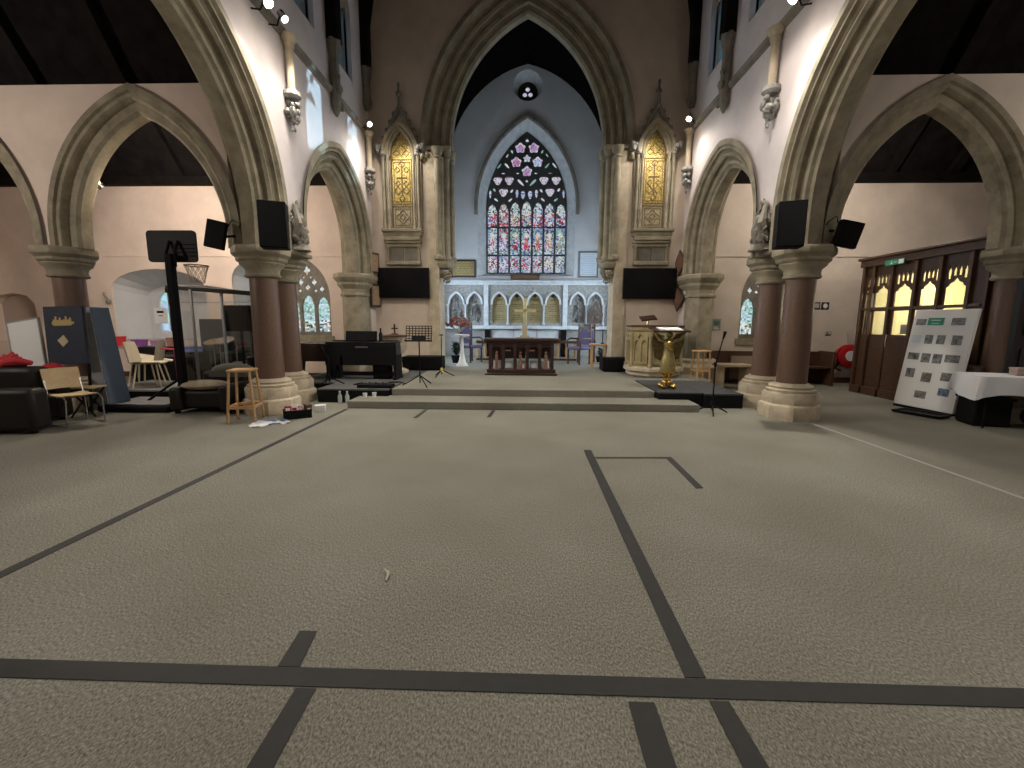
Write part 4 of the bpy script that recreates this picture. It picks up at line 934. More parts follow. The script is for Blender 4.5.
t = thing('speaker_box', 'black floor speaker standing under the digital piano', 'speaker', (-3.0, 8.97, .25)); B((-.19, .17, -.1, .12, 0, .30)).obj('cabinet', BLACK, t, bevel=.01); B((-.16, .14, -.105, -.1, .03, .27)).obj('grille', BLACKG, t)
# mahogany chest / small grand behind
t = thing('grand_piano', 'dark mahogany closed piano between the column pair and keyboard', 'piano', (-4.22, 9.2, .25))
m = MB(); m.plate([[(-.62, -.35), (.42, -.35), (.42, .1), (.2, .45), (-.2, .62), (-.5, .55), (-.62, .3)]], XY(0), .36, .70); m.obj('case', MAHOG, t, bevel=.02)
m = MB(); m.plate([[(-.64, -.37), (.44, -.37), (.44, .1), (.2, .47), (-.2, .64), (-.52, .57), (-.64, .3)]], XY(0), .70, .73); m.obj('lid', mat('polished_mahogany', (.07, .022, .016), .2), t)
for x, y in ((-.5, -.25), (.3, -.25), (-.2, .45)): MB().lathe([(.05, 0), (.04, .05), (.06, .3), (.07, .37)], (x, y, 0), 10).obj('leg', MAHOG, t)
# music stand
def stand_legs(t, z=.18, r=.27, n=3, m=BLACK, a0=.4):
    for k in range(n):
        a = a0 + 2 * PI * k / n; MB().tube([(0, 0, z), (r * math.cos(a), r * math.sin(a), .012)], .011, 6).obj('leg', m, t)
t = thing('music_stand', 'black perforated music stand on the dais in front of subwoofer', 'music stand', (-1.97, 7.95, .25), .05)
MB().tube([(0, 0, .06), (0, 0, .86)], .012, 8).obj('pole', BLACK, t); stand_legs(t, .2, .33, 3, BLACK, -1.0)
M_ = Matrix.Translation((0, 0, .98)) @ Matrix.Rotation(-.28, 4, 'X'); m = MB()
for k in range(9): m.box(-.235 + .47 * k / 8 - .006, -.235 + .47 * k / 8 + .006, -.006, .006, -.14, .14, M_)
for k in range(7): m.box(-.24, .24, -.006, .006, -.14 + .28 * k / 6 - .006, -.14 + .28 * k / 6 + .006, M_)
m.box(-.13, .13, -.008, .008, -.13, -.04, M_); m.box(-.25, .25, -.07, .0, -.155, -.14, M_); m.obj('desk', BLACK, t, smooth=False)
def mic(loc, label, H, boom=None, base=BLACK, name='microphone_stand', rz=0):
    t = thing(name, label, 'microphone stand', loc, rz)
    MB().tube([(0, 0, .05), (0, 0, H)], .011, 8).obj('pole', BLACK, t); stand_legs(t, .15, .27, 3, BLACK, .2)
    MB().lathe([(.03, .1), (.035, .15), (.02, .2)], n=10).obj('hub', base, t)
    if boom:
        MB().tube([(0, 0, H), boom], .010, 8).obj('boom', BLACK, t); b = Vector(boom); d = (b - Vector((0, 0, H))).normalized()
        MB().tube([b, b + d * .05, b + d * .12], [.014, .02, .026], 8).obj('microphone', BLACK, t)
        MB().lathe([(.02, H - .04), (.025, H), (.02, H + .03)], n=8).obj('clutch', BLACK, t)
    else: MB().lathe([(.02, H), (.05, H + .005), (.05, H + .02), (.02, H + .025)], n=12).obj('top_clip', BLACK, t)
mic((3.03, 6.92, 0), 'black boom microphone stand on the floor before the right stage deck', .80, (.10, .02, 1.20))
mic((-1.83, 9.35, .25), 'thin upright stand with yellow hub beside the left subwoofer', .90, None, mat('yellow_plastic', (.55, .45, .08), .5), 'upright_stand')
mic((-3.72, 8.0, .25), 'short microphone stand in front of the mahogany piano', .50, (-.1, .06, .62))
t = thing('pedal_board', 'black effects pedal board with cables on the step edge, left', 'pedal board', (-2.72, 7.72, .25)); B((-.32, .30, -.12, .14, 0, .06)).obj('case', BLACK, t, bevel=.01)
m = MB()
for x in (-.2, -.08, .05, .17): m.box(x - .04, x + .04, -.06, .06, .06, .09)
m.obj('pedals', mat('dark_pedals', (.05, .05, .055), .4), t); m = MB(); m.tube([(-.3, .1, .03), (-.5, .2, .02), (-.4, .5, .02), (-.1, .45, .02), (.25, .6, .02), (.45, .35, .02)], .012, 6); m.obj('cable', BLACK, t)
t = thing('white_cup', 'small white cup lying on the lower step by the pedal board', 'cup', (-2.80, 7.35, .125)); MB().lathe([(.03, 0), (.04, .08), (.035, .08), (.026, .01)], n=14).obj('body', WHITE, t)
t = thing('white_cup', 'small white cup on the step, right beside the other cup', 'cup', (-2.66, 7.42, .125)); MB().lathe([(.03, 0), (.04, .08), (.035, .08), (.026, .01)], n=14).obj('body', WHITE, t)
for x, l in ((-3.26, 'clear water bottle before the black stage front, left of two'), (-3.13, 'clear water bottle before the black stage front, nearer the step')):
    t = thing('water_bottle', l, 'bottle', (x, 7.38, 0), 0, 'water bottles by the stage'); MB().lathe([(.035, 0), (.037, .14), (.015, .19), (.015, .21)], n=12).obj('body', mat('clear_bottle', (.45, .47, .47), .2), t); MB().lathe([(.017, .21), (.017, .23)], n=10).obj('cap', WHITE, t)
# basket of books, papers, box at the column foot
t = thing('black_basket', 'black basket full of toys and papers at the left column foot', 'basket', (-3.44, 6.28, 0), .55)
B((-.19, .19, -.12, -.10, 0, .13), (-.19, .19, .10, .12, 0, .13), (-.19, -.17, -.12, .12, 0, .13), (.17, .19, -.12, .12, 0, .13), (-.19, .19, -.12, .12, 0, .015)).obj('sides', BLACK, t, bevel=.006)
def stray(name, label, loc, rz, w_, d_, h, m_, z=0, cat=None):
    t = thing(name, label, cat or name.split('_')[-1], loc, rz); m = MB(); m.box(-w_ / 2, w_ / 2, -d_ / 2, d_ / 2, 0, h); m.obj('body', m_, t, bevel=min(.006, h * .3)); return t
q = random.Random(4)
for k, (nm, mm, l) in enumerate([('red_packet', RED, 'red packet sticking out of the black basket, left'), ('white_envelope', WHITE, 'white envelope lying across the black basket'), ('pink_packet', mat('pale_pink', (.60, .35, .33), .6), 'pale pink packet at the back of the black basket'), ('brown_packet', OAK, 'brown packet at the right end of the black basket')]):
    x = -.12 + .085 * k; t = thing(nm, l, nm.split('_')[-1], (-3.44 + x * math.cos(.55), 6.28 + x * math.sin(.55), .03), .55 + q.uniform(-.5, .5), rx=q.uniform(-.3, .3)); B((-.05, .05, -.045, .045, 0, .15 + .02 * (k % 2))).obj('body', mm, t, bevel=.01); B((-.03, .03, -.047, -.045, .08, .12)).obj('print', WHITE if mm is not WHITE else RED, t)
stray('white_carton', 'small white carton on the floor right of the black basket', (-3.30, 6.72, 0), .3, .16, .12, .11, WHITE)
for k, (x, y, rz, m_, l, w_, d_) in enumerate([(-3.72, 5.90, .4, PAPER, 'pale blue paper sheet farthest left on the floor by the stool', .30, .21), (-3.68, 5.74, 1.0, WHITE, 'white paper sheet nearest the camera by the column foot', .24, .17), (-3.62, 6.02, .2, BLUEP, 'bright blue folder on the floor beside the black basket', .28, .10), (-3.48, 5.92, -.3, WHITE, 'crumpled white paper between blue folder and basket', .22, .14)]):
    t = thing('paper_sheet' if k != 2 else 'blue_folder', l, 'paper' if k != 2 else 'folder', (x, y, 0), rz)
    m = MB(); n = 6; rows = [[Vector((-w_ / 2 + w_ * i / n, -d_ / 2 + d_ * j / n, .012 + .012 * math.sin(i * 1.3 + j + k))) for i in range(n + 1)] for j in range(n + 1)]; m.loft(rows); m.loft([[Vector((p.x, p.y, p.z - .008)) for p in r_] for r_ in rows]); m.obj('sheet', m_, t)
# pine bar stool
def stool(loc, rz, label, H, w_, m_, name='bar_stool', sp=.05, cat='stool'):
    t = thing(name, label, cat, loc, rz)
    B((-w_ / 2, w_ / 2, -w_ / 2, w_ / 2, H - .035, H)).obj('seat', m_, t, bevel=.015)
    for x in (-1, 1):
        for y in (-1, 1): MB().tube([(x * (w_ / 2 - .03), y * (w_ / 2 - .03), H - .03), (x * (w_ / 2 - .03 + sp), y * (w_ / 2 - .03 + sp), 0)], .019, 8).obj('leg', m_, t)
    k = w_ / 2 - .03 + sp * .72
    m = MB()
    for s_ in (-1, 1): m.box(-k, k, s_ * k - .012, s_ * k + .012, H * .26, H * .26 + .045); m.box(s_ * k - .012, s_ * k + .012, -k, k, H * .26, H * .26 + .045)
    m.obj('foot_rail', m_, t, bevel=.004)
stool((-4.08, 6.05, 0), .25, 'tall pine bar stool standing against the left column pair', .76, .32, PINE)
stool((3.78, 9.35, .25), .1, 'narrow pine stool beside the stone pulpit near the right half column', .62, .30, PINE, 'wooden_stool', .02)
# loudspeakers on the pair
def loud(x, y, z, w_, h, d_, rz, label, tilt=0., roll_=0.):
    t = thing('loudspeaker', label, 'speaker', (x, y, z), rz, None, tilt, roll_)
    B((-w_ / 2, w_ / 2, -d_ / 2, d_ / 2, 0, h)).obj('cabinet', BLACK, t, bevel=.012); B((-w_ / 2 + .015, w_ / 2 - .015, -d_ / 2 - .008, -d_ / 2, .02, h - .02)).obj('grille', BLACKG, t)
    return t
t = loud(-3.63, 6.34, 2.48, .36, .64, .26, .36, 'tall black loudspeaker mounted above the left column pair'); MB().tube([(-.05, .15, .3), (-.16, .28, .3)], .02, 8).obj('bracket', BLACK, t)
t = loud(3.65, 6.34, 2.49, .34, .61, .26, -.30, 'tall black loudspeaker mounted above the right column pair'); MB().tube([(.05, .15, .3), (.16, .28, .3)], .02, 8).obj('bracket', BLACK, t)
t = loud(-4.60, 6.42, 2.50, .28, .40, .06, .12, 'flat black monitor screen on a bracket left of the left columns', 0, .22); MB().tube([(.1, .03, .2), (.2, .10, .25), (.27, .25, .22)], .018, 8).obj('bracket', BLACK, t)
MB().tube([(.14, .02, .36), (.20, -.02, .46), (.28, .04, .44), (.26, .12, .3), (.30, .2, .2)], .008, 6).obj('cable', BLACK, t)
t = loud(4.46, 6.42, 2.52, .30, .35, .10, -.2, 'flat black monitor screen on a bracket right of the right columns', 0, .25); MB().tube([(-.16, .05, .2), (-.24, .12, .2), (-.30, .28, .16)], .018, 8).obj('bracket', BLACK, t)
MB().tube([(-.16, .02, .3), (-.22, -.02, .38), (-.28, .04, .3), (-.26, .14, .2)], .008, 6).obj('cable', BLACK, t)
# ------------------------------------------------------------------ left transept clutter
def sofa(loc, rz, w_, label, name='leather_armchair', hb=.78, dp=.85, seat=.42):
    t = thing(name, label, 'armchair', loc, rz)
    B((-w_ / 2 + .16, w_ / 2 - .16, -dp / 2 + .02, dp / 2 - .2, .08, seat)).obj('seat', LEATHER, t, bevel=.04)
    B((-w_ / 2 + .10, w_ / 2 - .10, dp / 2 - .26, dp / 2, .08, hb)).obj('backrest', LEATHER, t, bevel=.06)
    for s_ in (-1, 1): B((min(s_ * w_ / 2, s_ * (w_ / 2 - .2)), max(s_ * w_ / 2, s_ * (w_ / 2 - .2)), -dp / 2, dp / 2 - .02, .05, .60)).obj('armrest', LEATHER, t, bevel=.05)
    for x in (-1, 1):
        for y in (-1, 1): B((x * (w_ / 2 - .1) - .03, x * (w_ / 2 - .1) + .03, y * (dp / 2 - .1) - .03, y * (dp / 2 - .1) + .03, 0, .07)).obj('foot', BLACK, t)
t = thing('leather_armchair', 'brown black leather armchair at the left edge, its side towards the camera', 'armchair', (-6.80, 5.20, 0), .12)
B((-.75, .60, -.16, .10, .04, .58)).obj('armrest', LEATHER, t, bevel=.06); B((-.75, .22, .62, .86, .04, .60)).obj('armrest', LEATHER, t, bevel=.06)
B((-.62, .22, .08, .64, .08, .42)).obj('seat', LEATHER, t, bevel=.05); B((-.75, .20, .34, .62, .40, .81)).obj('backrest', LEATHER, t, bevel=.07)
for x in (-.7, .5):
    for y in (-.08, .78): B((min(x, .1 if y > .5 else .5) - .03, min(x, .1 if y > .5 else .5) + .03, y - .03, y + .03, 0, .06)).obj('foot', BLACK, t)
t = thing('red_coat', 'crumpled red coat thrown over the leather armchair back', 'coat', (-7.18, 5.72, .80), .1); m = MB(); rock(m, (0, 0, .04), (.30, .14, .08), 26, 6); m.tube([(.1, -.1, .06), (.28, -.14, .09), (.42, -.10, .06)], [.05, .06, .03], 8); m.obj('folds', RED, t)
B((-.30, .30, -.05, .05, -.02, 0)).obj('lining', RED, t)
# whiteboard
t = thing('white_flip_board', 'white board propped at a slant behind the leather armchair', 'board', (-7.68, 6.42, .44), .0, None, -.12, -.16); B((-.25, .25, -.015, .015, 0, 1.0)).obj('panel', WHITE, t, bevel=.006); B((-.27, -.25, -.02, .02, -.02, 1.02), (.25, .27, -.02, .02, -.02, 1.02), (-.27, .27, -.02, .02, 1.0, 1.02), (-.27, .27, -.03, .02, -.02, 0)).obj('frame', mat('grey_rim', (.35, .35, .34), .5), t)
for x in (-.2, .2): MB().tube([(x, .05, .0), (x - .1, .35, -.43)], .015, 6).obj('leg', BLACK, t)
stray('storage_tub', 'pale grey tub with a red lid between armchair and navy board', (-7.05, 6.18, .42), .1, .38, .26, .28, mat('tub_grey', (.50, .50, .49), .5))
t = thing('red_woollen_hat', 'red woollen hat lying on the pale grey tub', 'hat', (-7.06, 6.18, .70), .1); MB().lathe([(.13, 0), (.13, .03), (.10, .08), (.03, .11)], n=16).obj('crown', RED, t); B((-.08, .08, -.20, -.10, 0, .012)).obj('peak', RED, t)
t = thing('low_table', 'low black table carrying the grey tub behind the plywood chair', 'table', (-7.02, 6.15, 0)); B((-.30, .32, -.22, .2, .39, .42)).obj('top', BLACK, t)
for x in (-.26, .28):
    for y in (-.18, .16): MB().tube([(x, y, 0), (x * .9, y * .9, .39)], [.014, .03], 8).obj('leg', BLACK, t)
# plywood chair with chrome frame
t = thing('plywood_chair', 'plywood chair with chrome sled legs beside the leather armchair', 'chair', (-6.24, 5.70, 0), 1.25)
m = MB(); m.loft([[Vector((x * .19, -.20 + .40 * k / 5, .43 + .012 * x * x - .02 * math.sin(PI * k / 5) + dz)) for x in (-1, -.5, 0, .5, 1)] for dz in (0,) for k in range(6)]); m.loft([[Vector((x * .19, -.20 + .40 * k / 5, .415 + .012 * x * x - .02 * math.sin(PI * k / 5))) for x in (-1, -.5, 0, .5, 1)] for k in range(6)]); m.obj('seat', BIRCH, t)
m = MB(); m.loft([[Vector((x * .20, .23 + .04 * (1 - x * x) + off, z)) for x in (-1, -.5, 0, .5, 1)] for off, z in ((0, .50), (.03, .60), (.05, .72), (.06, .78))]); m.loft([[Vector((x * .20, .245 + .04 * (1 - x * x) + off, z)) for x in (-1, -.5, 0, .5, 1)] for off, z in ((0, .50), (.03, .60), (.05, .72), (.06, .78))]); m.obj('backrest', BIRCH, t)
for s_ in (-1, 1): MB().tube([(s_ * .19, .27, .62), (s_ * .19, .22, .42), (s_ * .19, -.15, .41), (s_ * .20, -.20, .36), (s_ * .21, -.17, .02), (s_ * .21, .24, .012), (s_ * .20, .22, .40)], .011, 8).obj('leg_frame', CHROME, t)
MB().tube([(-.21, .1, .012), (.21, .1, .012)], .010, 6).obj('cross_bar', CHROME, t)
t = thing('folding_stool', 'small black legged folding stool between armchair and plywood chair', 'stool', (-6.62, 6.22, 0), .2); B((-.18, .18, -.15, .15, .43, .455)).obj('seat', mat('tan_seat', (.42, .31, .17), .6), t, bevel=.01)
for s_ in (-1, 1): MB().tube([(-.15, s_ * .13, .01), (.15, s_ * .13, .43)], .013, 6).obj('leg', BLACK, t); MB().tube([(.15, s_ * .11, .01), (-.15, s_ * .11, .43)], .013, 6).obj('leg', BLACK, t)
# navy board with gold emblem, blue mat
t = thing('navy_display_board', 'navy fabric board with gold lettering leaning in front of the left transept column', 'display board', (-6.93, 6.32, .78), .0, None, -.06, -.03)
B((-.32, .29, -.02, .02, 0, .87)).obj('panel', NAVY, t, bevel=.006); 
m = MB(); q = random.Random(8)
for k in range(9): m.box(-.17 + .032 * k, -.145 + .032 * k, -.03, -.02, .58, .67 + q.uniform(-.01, .05))
m.box(-.19, .15, -.028, -.02, .60, .64); m.obj('gold_lettering', mat('gold_thread', (.50, .38, .14), .6), t)
m = MB(); m.plate([[(-.05, .26), (.04, .34), (-.03, .44), (-.13, .36)]], XZ(-.03), 0, .01); m.obj('diamond_badge', mat('badge_tan', (.50, .44, .28), .6), t)
for x in (-.28, .26): MB().tube([(x, .03, 0), (x, .0, -.77)], .02, 6).obj('leg', BLACK, t)
t = thing('blue_gym_mat', 'tall slate blue padded mat leaning against the left transept column', 'gym mat', (-6.66, 6.56, .13))
def hexa(v): return MB().add(v, [(0, 1, 2, 3), (7, 6, 5, 4), (0, 4, 5, 1), (1, 5, 6, 2), (2, 6, 7, 3), (3, 7, 4, 0)])
hexa([(-.12, -.10, 0), (.12, -.10, 0), (.18, .22, 0), (-.06, .22, 0), (-.125, -.02, 1.52), (-.07, -.02, 1.52), (-.02, .24, 1.52), (-.08, .24, 1.52)]).obj('padding', BLUEMAT, t, bevel=.015)
hexa([(-.118, -.112, 0.01), (.116, -.112, .01), (.116, -.10, .01), (-.118, -.10, .01), (-.123, -.032, 1.51), (-.072, -.032, 1.51), (-.072, -.02, 1.51), (-.123, -.02, 1.51)]).obj('grey_edge', GREYV, t, smooth=False)
# basketball hoop
t = thing('basketball_hoop', 'portable basketball hoop with black backboard seen from behind', 'basketball hoop', (-5.72, 6.95, 0))
def rrect(w_, h, r_): return [(sx * (w_ / 2 - r_) + r_ * math.cos(a), sz * (h / 2 - r_) + r_ * math.sin(a)) for sx, sz, a0 in ((1, 1, 0), (-1, 1, PI / 2), (-1, -1, PI), (1, -1, 3 * PI / 2)) for a in [a0 + PI / 2 * k / 5 for k in range(6)]]
m = MB(); m.plate([rrect(.82, .50, .06)], lambda u, v, d: Vector((-.05 + u, .12 + d, 2.64 + v)), 0, .03); m.obj('backboard', mat('charcoal_board', (.007, .007, .008), .6, spec=.25), t)
m = MB()
for x in (-.06, .08): m.tube([(x, .0, 2.3), (x, .0, 2.5), (x - .01, .11, 2.72)], .022, 8)
for z in (2.48, 2.54, 2.60, 2.66): m.box(.02, .36, .108, .12, z, z + .012)
m.obj('support_arms', BLACK, t)
m = MB(); m.plate([[(.12 + .18 * math.cos(2 * PI * k / 24), .40 + .18 * math.sin(2 * PI * k / 24)) for k in range(24)], [(.12 + .165 * math.cos(2 * PI * k / 24), .40 + .165 * math.sin(2 * PI * k / 24)) for k in range(24)]], XY(2.36), 0, .015); m.obj('rim', mat('rim_brown', (.16, .07, .04), .5), t)
m = MB()
for k in range(12):
    a, b = 2 * PI * k / 12, 2 * PI * (k + 1) / 12
    for s_ in (0, 1):
        aa, bb = (a, b) if s_ == 0 else (b, a); m.tube([(.12 + .17 * math.cos(aa), .40 + .17 * math.sin(aa), 2.36), (.12 + .13 * math.cos(bb), .40 + .13 * math.sin(bb), 2.22), (.12 + .10 * math.cos(aa), .40 + .10 * math.sin(aa), 2.08)], .004, 4)
m.obj('net', mat('net_cord', (.30, .25, .2), .8), t)
B((-.055, .055, -.05, .05, .1, 2.5)).obj('pole', BLACK, t, bevel=.01)
m = MB(); m.box(-1.05, .10, -.48, .30, .0, .10); m.obj('base', BLACK, t, bevel=.03); m = MB(); m.box(-.98, .03, -.42, .24, .10, .13); m.obj('base_top', GREYV, t, bevel=.02)
MB().tube([(-.55, -.1, .12), (-.02, 0, .5)], .02, 8).obj('strut', BLACK, t)
# black leather armchair, cushion, cloth
t = thing('leather_armchair', 'low black leather armchair with a beige cushion beside the pine stool', 'armchair', (-4.98, 6.82, 0), 0.0)
B((-.40, .26, -.36, .30, .08, .36)).obj('seat', LEATHER, t, bevel=.04); B((-.44, .26, .16, .40, .08, .60)).obj('backrest', LEATHER, t, bevel=.05)
B((-.54, -.36, -.44, .36, .05, .42)).obj('armrest', LEATHER, t, bevel=.05); B((.24, .42, -.44, .36, .05, .46)).obj('armrest', LEATHER, t, bevel=.05)
for x in (-.46, .34):
    for y in (-.36, .28): B((x - .03, x + .03, y - .03, y + .03, 0, .06)).obj('foot', BLACK, t)
t = thing('beige_cushion', 'flat beige cushion lying on the low black leather armchair', 'cushion', (-5.12, 6.66, .36), .15); m = MB(); m.ball((0, 0, .07), (.34, .26, .075), 16, 8); m.obj('pad', BEIGE, t)
t = thing('folded_blanket', 'grey green blanket over the back of the low black armchair', 'blanket', (-4.95, 7.10, .52), .0); m = MB(); m.ball((0, 0, .10), (.36, .18, .12), 14, 7); m.box(-.30, .30, -.17, .16, .0, .10); m.obj('cloth', KHAKI, t)
# cream plastic chairs and folding table behind the mat
def cchair(loc, rz, label):
    t = thing('cream_chair', label, 'chair', loc, rz, 'cream plastic chairs'); sm = MB()
    sm.loft([[Vector((x * .21, -.21 + .42 * k / 4, .45 + .03 * x * x)) for x in (-1, -.5, 0, .5, 1)] for k in range(5)]); sm.loft([[Vector((x * .21, -.21 + .42 * k / 4, .43 + .03 * x * x)) for x in (-1, -.5, 0, .5, 1)] for k in range(5)]); sm.obj('seat', CREAM, t)
    sm = MB(); sm.loft([[Vector((x * (.21 - .03 * (z > .8)), .21 + (z - .45) * .2 + .05 * (1 - x * x), z)) for x in (-1, -.5, 0, .5, 1)] for z in (.47, .6, .75, .85)]); sm.loft([[Vector((x * (.21 - .03 * (z > .8)), .225 + (z - .45) * .2 + .05 * (1 - x * x), z)) for x in (-1, -.5, 0, .5, 1)] for z in (.47, .6, .75, .85)]); sm.obj('backrest', CREAM, t)
    for x in (-1, 1):
        for y in (-1, 1): MB().tube([(x * .15, y * .15, .44), (x * .21, y * .22, 0)], .014, 7).obj('leg', CREAM, t)
cchair((-7.05, 7.85, .20), 1.9, 'cream plastic chair standing on the platform behind the blue mat')
cchair((-7.42, 8.15, .20), -1.2, 'second cream plastic chair, half hidden by the blue mat')
t = thing('low_platform', 'black edged low platform holding the chairs behind the basketball hoop', 'platform', (-6.9, 8.0, 0)); B((-1.0, .72, -.55, 1.4, 0, .17)).obj('deck', BLACK, t, bevel=.01); B((-1.0, .72, -.55, 1.4, .17, .20)).obj('top', GREYV, t)
t = thing('folding_table', 'cream folding table top tipped against the cream chairs', 'table', (-7.72, 8.75, .66), .3, None, .10, .10); B((-.38, .38, -.25, .25, 0, .04)).obj('top', CREAM, t, bevel=.01)
for x in (-.3, .3): MB().tube([(x, 0, 0), (x * 1.1, .0, -.44)], .012, 6).obj('leg', CREAM, t)
t = thing('guitar_amplifier', 'black guitar amplifier with small white badge behind the cream chairs', 'amplifier', (-7.20, 8.85, .20)); B((-.42, .42, -.15, .18, 0, .58)).obj('cabinet', BLACK, t, bevel=.015); B((-.39, .39, -.16, -.15, .04, .46)).obj('grille', BLACKG, t)
MB().tube([(.02, -.165, .30), (.05, -.165, .32), (.09, -.165, .30), (.13, -.165, .325), (.16, -.165, .31)], .008, 5).obj('badge', WHITE, t); B((-.36, .36, -.17, -.15, .49, .55)).obj('control_panel', mat('dark_grey_panel', (.05, .05, .05), .4), t)
t = thing('long_table', 'long dark table with tubs along the chapel wall, left', 'table', (-8.75, 9.6, 0)); B((-1.0, 1.0, -.35, .35, .82, .86)).obj('top', mat('grey_top', (.34, .30, .28), .6), t)
for x in (-.9, .9):
    for y in (-.28, .28): MB().tube([(x, y, 0), (x, y, .82)], .02, 8).obj('leg', BLACK, t)
for k, (x, w_, h, m_, l) in enumerate([(-9.2, .26, .22, REDP, 'dark red tub at the left end of the long table'), (-8.72, .30, .15, PURP, 'purple tub in the middle of the long table'), (-8.32, .26, .14, mat('mauve', (.30, .16, .28), .5), 'mauve tub toward the right end of the long table'), (-8.0, .18, .20, mat('brown_tub', (.22, .10, .08), .5), 'brown tub at the right end of the long table')]):
    t = thing('storage_tub', l, 'tub', (x, 9.5, .86), .1 * k, 'tubs on the long table'); MB().lathe([(w_ * .42, 0), (w_ * .5, h), (w_ * .48, h), (w_ * .40, .02)], n=4, rot=PI / 4).obj('body', m_, t, smooth=False); MB().lathe([(w_ * .53, h - .02), (w_ * .53, h)], n=4, rot=PI / 4).obj('rim', m_, t, smooth=False)
t = thing('black_case', 'black flight case on the floor in front of the long table', 'case', (-7.95, 9.0, 0)); B((-.38, .36, -.2, .2, .02, .88)).obj('body', BLACK, t, bevel=.015); B((-.40, .38, -.21, .21, .60, .63)).obj('band', CHROME, t); B((-.36, .34, -.19, .19, 0, .02)).obj('feet', BLACK, t)
t = thing('blue_bin', 'small blue bin beside the black flight case', 'bin', (-7.32, 9.25, 0.2)); MB().lathe([(.15, 0), (.19, .66), (.17, .66), (.13, .03)], n=16).obj('body', mat('lilac_blue', (.22, .28, .52), .5), t); MB().lathe([(.2, .64), (.2, .68), (.18, .68)], n=16).obj('rim', BLUEP, t)
t = thing('pink_scooter_pole', 'thin bright pink pole with a small foot beside the clear screen', 'pole', (-6.33, 7.62, .20)); MB().tube([(-.05, 0, .02), (-.02, 0, .1), (-.03, 0, .72)], .018, 8).obj('pole', PINK, t); B((-.10, .10, -.07, .07, 0, .04)).obj('foot', PINK, t, bevel=.01); MB().tube([(-.30, 0, .74), (.14, 0, .72)], .016, 8).obj('handle_bar', PINK, t)
t = thing('paper_notice', 'white paper notice with a dark heading on the left chapel wall', 'notice', (-10.0, YA + .85, 1.36)); B((-.18, .18, -.012, 0, 0, .42)).obj('sheet', WHITE, t); B((-.10, .09, -.015, -.012, .28, .34), (-.06, .05, -.015, -.012, .20, .22)).obj('heading', BLACK, t)
t = thing('wall_emblem', 'small grey bracket fixed on the left chapel wall beside the column', 'bracket', (-10.68, YA, 2.12)); MB().tube([(0, -.02, .0), (.08, -.1, -.05), (.16, -.1, -.18)], .025, 7).obj('arm', mat('bracket_grey', (.25, .22, .2), .6), t); MB().ball((.17, -.1, -.22), (.06, .06, .06)).obj('head', MATS['bracket_grey'], t)
t = thing('wall_heater', 'small dark box fixed at the top of the deep window recess', 'box', (-9.62, YA + .85, 2.18)); B((-.09, .09, -.14, .0, 0, .12)).obj('casing', BLACK, t, bevel=.01); B((-.07, .07, -.145, -.14, .02, .1)).obj('grille', BLACKG, t)
# drum screen and drum kit
t = thing('drum_screen', 'clear acrylic drum screen with dark top panels behind the armchair', 'screen', (-5.78, 8.0, 0))
def panel(x0, x1, y, z0, z1, name='panel', ym=None):
    m = MB(); m.add([(x0, y, z0), (x1, ym or y, z0), (x1, ym or y, z1), (x0, y, z1), (x0, y + .012, z0), (x1, (ym or y) + .012, z0), (x1, (ym or y) + .012, z1), (x0, y + .012, z1)], [(0, 1, 2, 3), (7, 6, 5, 4), (0, 4, 5, 1), (1, 5, 6, 2), (2, 6, 7, 3), (3, 7, 4, 0)]); return m.obj(name, ACRYL, t, smooth=False)
panel(-.62, -.24, -.30, .12, 1.98); panel(-.24, .14, -.30, .12, 1.95, ym=-.05); panel(.14, .75, -.05, .12, 1.95)
for x, y in ((-.24, -.31), (.14, -.06), (-.62, -.31), (.75, -.06)): B((x - .018, x + .018, y - .012, y + .024, .0, 2.0)).obj('post', mat('aluminium', (.36, .36, .36), .4, .6), t)
m = MB(); m.add([(-.66, -.35, 2.06), (.80, -.12, 1.98), (.80, .75, 1.94), (-.60, .60, 2.14), (-.66, -.35, 2.0), (.80, -.12, 1.90), (.80, .75, 1.88), (-.60, .60, 2.08)], [(0, 1, 2, 3), (7, 6, 5, 4), (0, 4, 5, 1), (1, 5, 6, 2), (2, 6, 7, 3), (3, 7, 4, 0)]); m.obj('top_panel', mat('dark_foam', (.028, .026, .024), .9), t, smooth=False)
B((-.62, .75, -.06, -.04, 1.77, 1.79)).obj('rail', MATS['aluminium'], t)
t = thing('foam_baffle', 'dark grey foam baffle board standing behind the drum kit', 'baffle', (-7.05, 10.2, 0)); B((-.75, .5, -.06, .06, 0, 1.48)).obj('panel', mat('charcoal_foam', (.035, .034, .033), .9, var=.3, scale=20), t, bevel=.01); B((-.75, .5, -.07, -.06, .70, .73)).obj('seam', BLACK, t)
t = thing('black_screen', 'large black flat screen on a stand beside the drum kit', 'screen', (-5.55, 8.30, 0)); B((-.34, .36, -.03, .03, 1.24, 1.74)).obj('panel', SCREEN, t, bevel=.01); MB().tube([(0, 0, .02), (0, 0, 1.3)], .025, 8).obj('pole', BLACK, t); B((-.25, .25, -.2, .2, 0, .03)).obj('foot', BLACK, t)
